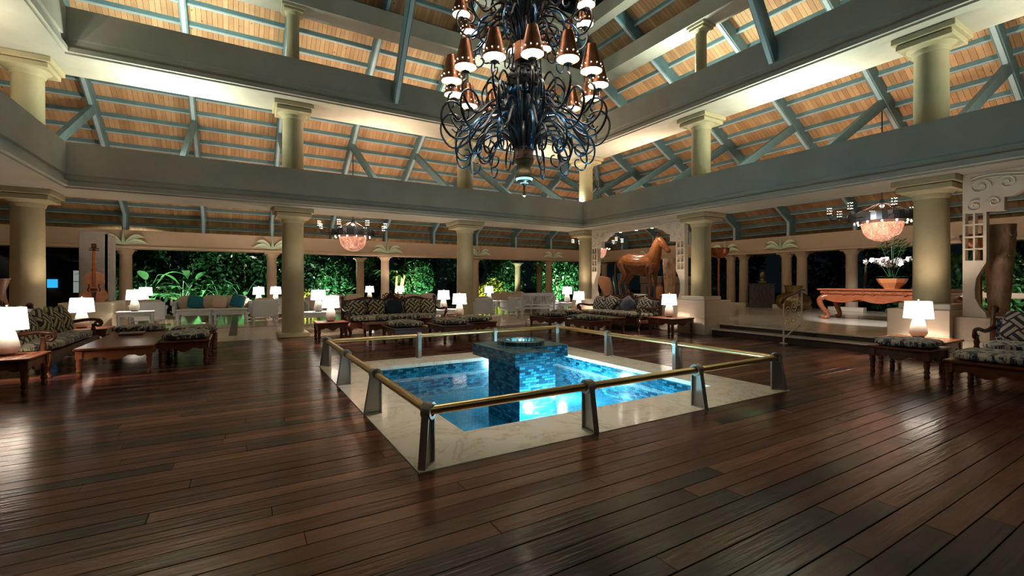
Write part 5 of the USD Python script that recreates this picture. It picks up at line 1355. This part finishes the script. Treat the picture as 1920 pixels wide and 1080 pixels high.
obj('rail', rbx(-.15, .15, -3.0, 1.6, .62, .76, .02), 'outer_plaster', rail_b); obj('trough', rbx(-.13, .13, -2.9, 1.5, 0, .20, .02), 'white_stone', rail_b)
for y in (-2.6, -1.2, .2, 1.4): obj('post', rbx(-.10, .10, y - .1, y + .1, .20, .62, .01), 'white_stone', rail_b)
for i, (x, y) in enumerate([(15.6, 2.7), (15.6, 3.6), (15.7, 1.9)]):
    pt = thing('pot', f'pale flower pot before the planter rail, {["middle", "left", "right"][i]} one', 'pot', (x, y, .27))
    obj('body', lathe([(0, 0), (.11, 0), (.17, .3), (.18, .34), (.15, .34), (0, .28)], 18), 'ceramic', pt, smooth=40)
    for k in range(8): obj('leaf', mv(blade(.35, .06, .9, k * .8, .4, 5), (0, 0, .28)), 'leaf_green', pt)

# garden spotlights
def garden_spot(label, loc, aim, power, col, cone=38):
    t = thing('garden_spotlight', label, 'lamp', loc, 0, 'garden spotlights')
    d = np.array(aim) - np.array(loc); d = d / np.linalg.norm(d)
    obj('housing', cyl(-d * .08 + [0, 0, .1], d * .04 + [0, 0, .1], .045, 12), 'iron', t)
    obj('stake', cyl((0, 0, -.1), (0, 0, .1), .012, 6), 'iron', t)
    obj('lens', cyl(d * .04 + [0, 0, .1], d * .046 + [0, 0, .1], .038, 12), 'dot_glow', t)
    p = np.array(loc) + [0, 0, .1] + d * .06
    lamp_light('SphereLight', tuple(p), power * 7, col, .03, aim=aim, cone=cone)
GL = (1.0, 1.0, .80)
garden_spot('garden spotlight among the plants left of the white sofa', (-2.3, YG - .7, 0), (-3.0, YG + 1.0, 2.0), 34, GL, 45)
garden_spot('garden spotlight at the left leg of the white sofa', (-1.5, YG - .9, 0), (-1.6, YG + 1.2, 1.7), 36, GL, 42)
garden_spot('garden spotlight behind the white sofa', (.0, YG - .9, 0), (-.2, YG + 1.0, 1.4), 24, (.8, 1, .8), 40)
garden_spot('garden spotlight below the bowl chandelier', (2.7, YG - .9, 0), (2.6, YG + .7, .8), 40, (1, .95, .6), 34)
garden_spot('garden spotlight left of the outer column at the sofa crest', (3.3, YG - .6, 0), (3.9, YG + 1.2, 1.7), 40, (.7, 1, .75), 38)
garden_spot('warm garden spotlight at the palm trunks', (6.6, YG - .7, 0), (6.8, YG + .7, 1.6), 70, (1, .75, .4), 36)
garden_spot('garden spotlight at the tree right of the palms', (8.0, YG - .6, 0), (8.2, YG + 1.4, 1.7), 50, (.7, 1, .78), 40)
garden_spot('garden spotlight at the first yellow shrub', (11.4, YG - .4, 0), (11.4, YG + 1.0, 1.0), 18, (1, .9, .5), 45)
garden_spot('garden spotlight at the second yellow shrub', (12.6, YG - .2, 0), (12.9, YG + 1.6, 1.4), 20, (.8, 1, .6), 45)
garden_spot('garden spotlight at the tree between the thin columns', (13.7, YG + 1.2, 0), (14.4, YG + 3, 1.7), 22, (.75, 1, .75), 42)
garden_spot('garden spotlight at the hedge left of the corner column', (18.5, YG + 1.0, 0), (19, YG + 3.2, 1.6), 110, (.75, 1, .7), 45)
garden_spot('garden spotlight at the bright low shrub beyond the platform', (XG + .5, 6.6, .2), (XG + 1.4, 6.8, .7), 22, (.7, 1, .5), 50)
garden_spot('garden spotlight behind the near white frame', (17.0, 3.6, .3), (18.4, 4.0, 1.3), 5, (1, .85, .6), 45)
# spot on the outer face of the ring beam, aimed at the orchids
ls = thing('spotlight', 'spotlight on the beam face aimed down at the orchids', 'lamp', (10.70, 5.29, 3.45))
obj('housing', cyl((0, 0, 0), (.16, -.01, -.10), .06, 14), 'iron', ls); obj('bracket', cyl((0, 0, 0), (-.06, 0, .0), .02, 8), 'iron', ls)
obj('lens', cyl((.16, -.01, -.10), (.166, -.01, -.104), .05, 14), 'spot_glow', ls)
lamp_light('SphereLight', (10.90, 5.28, 3.33), 230, (1, .94, .90), .05, aim=(14.3, 5.1, 1.0), cone=30, soft=.5)
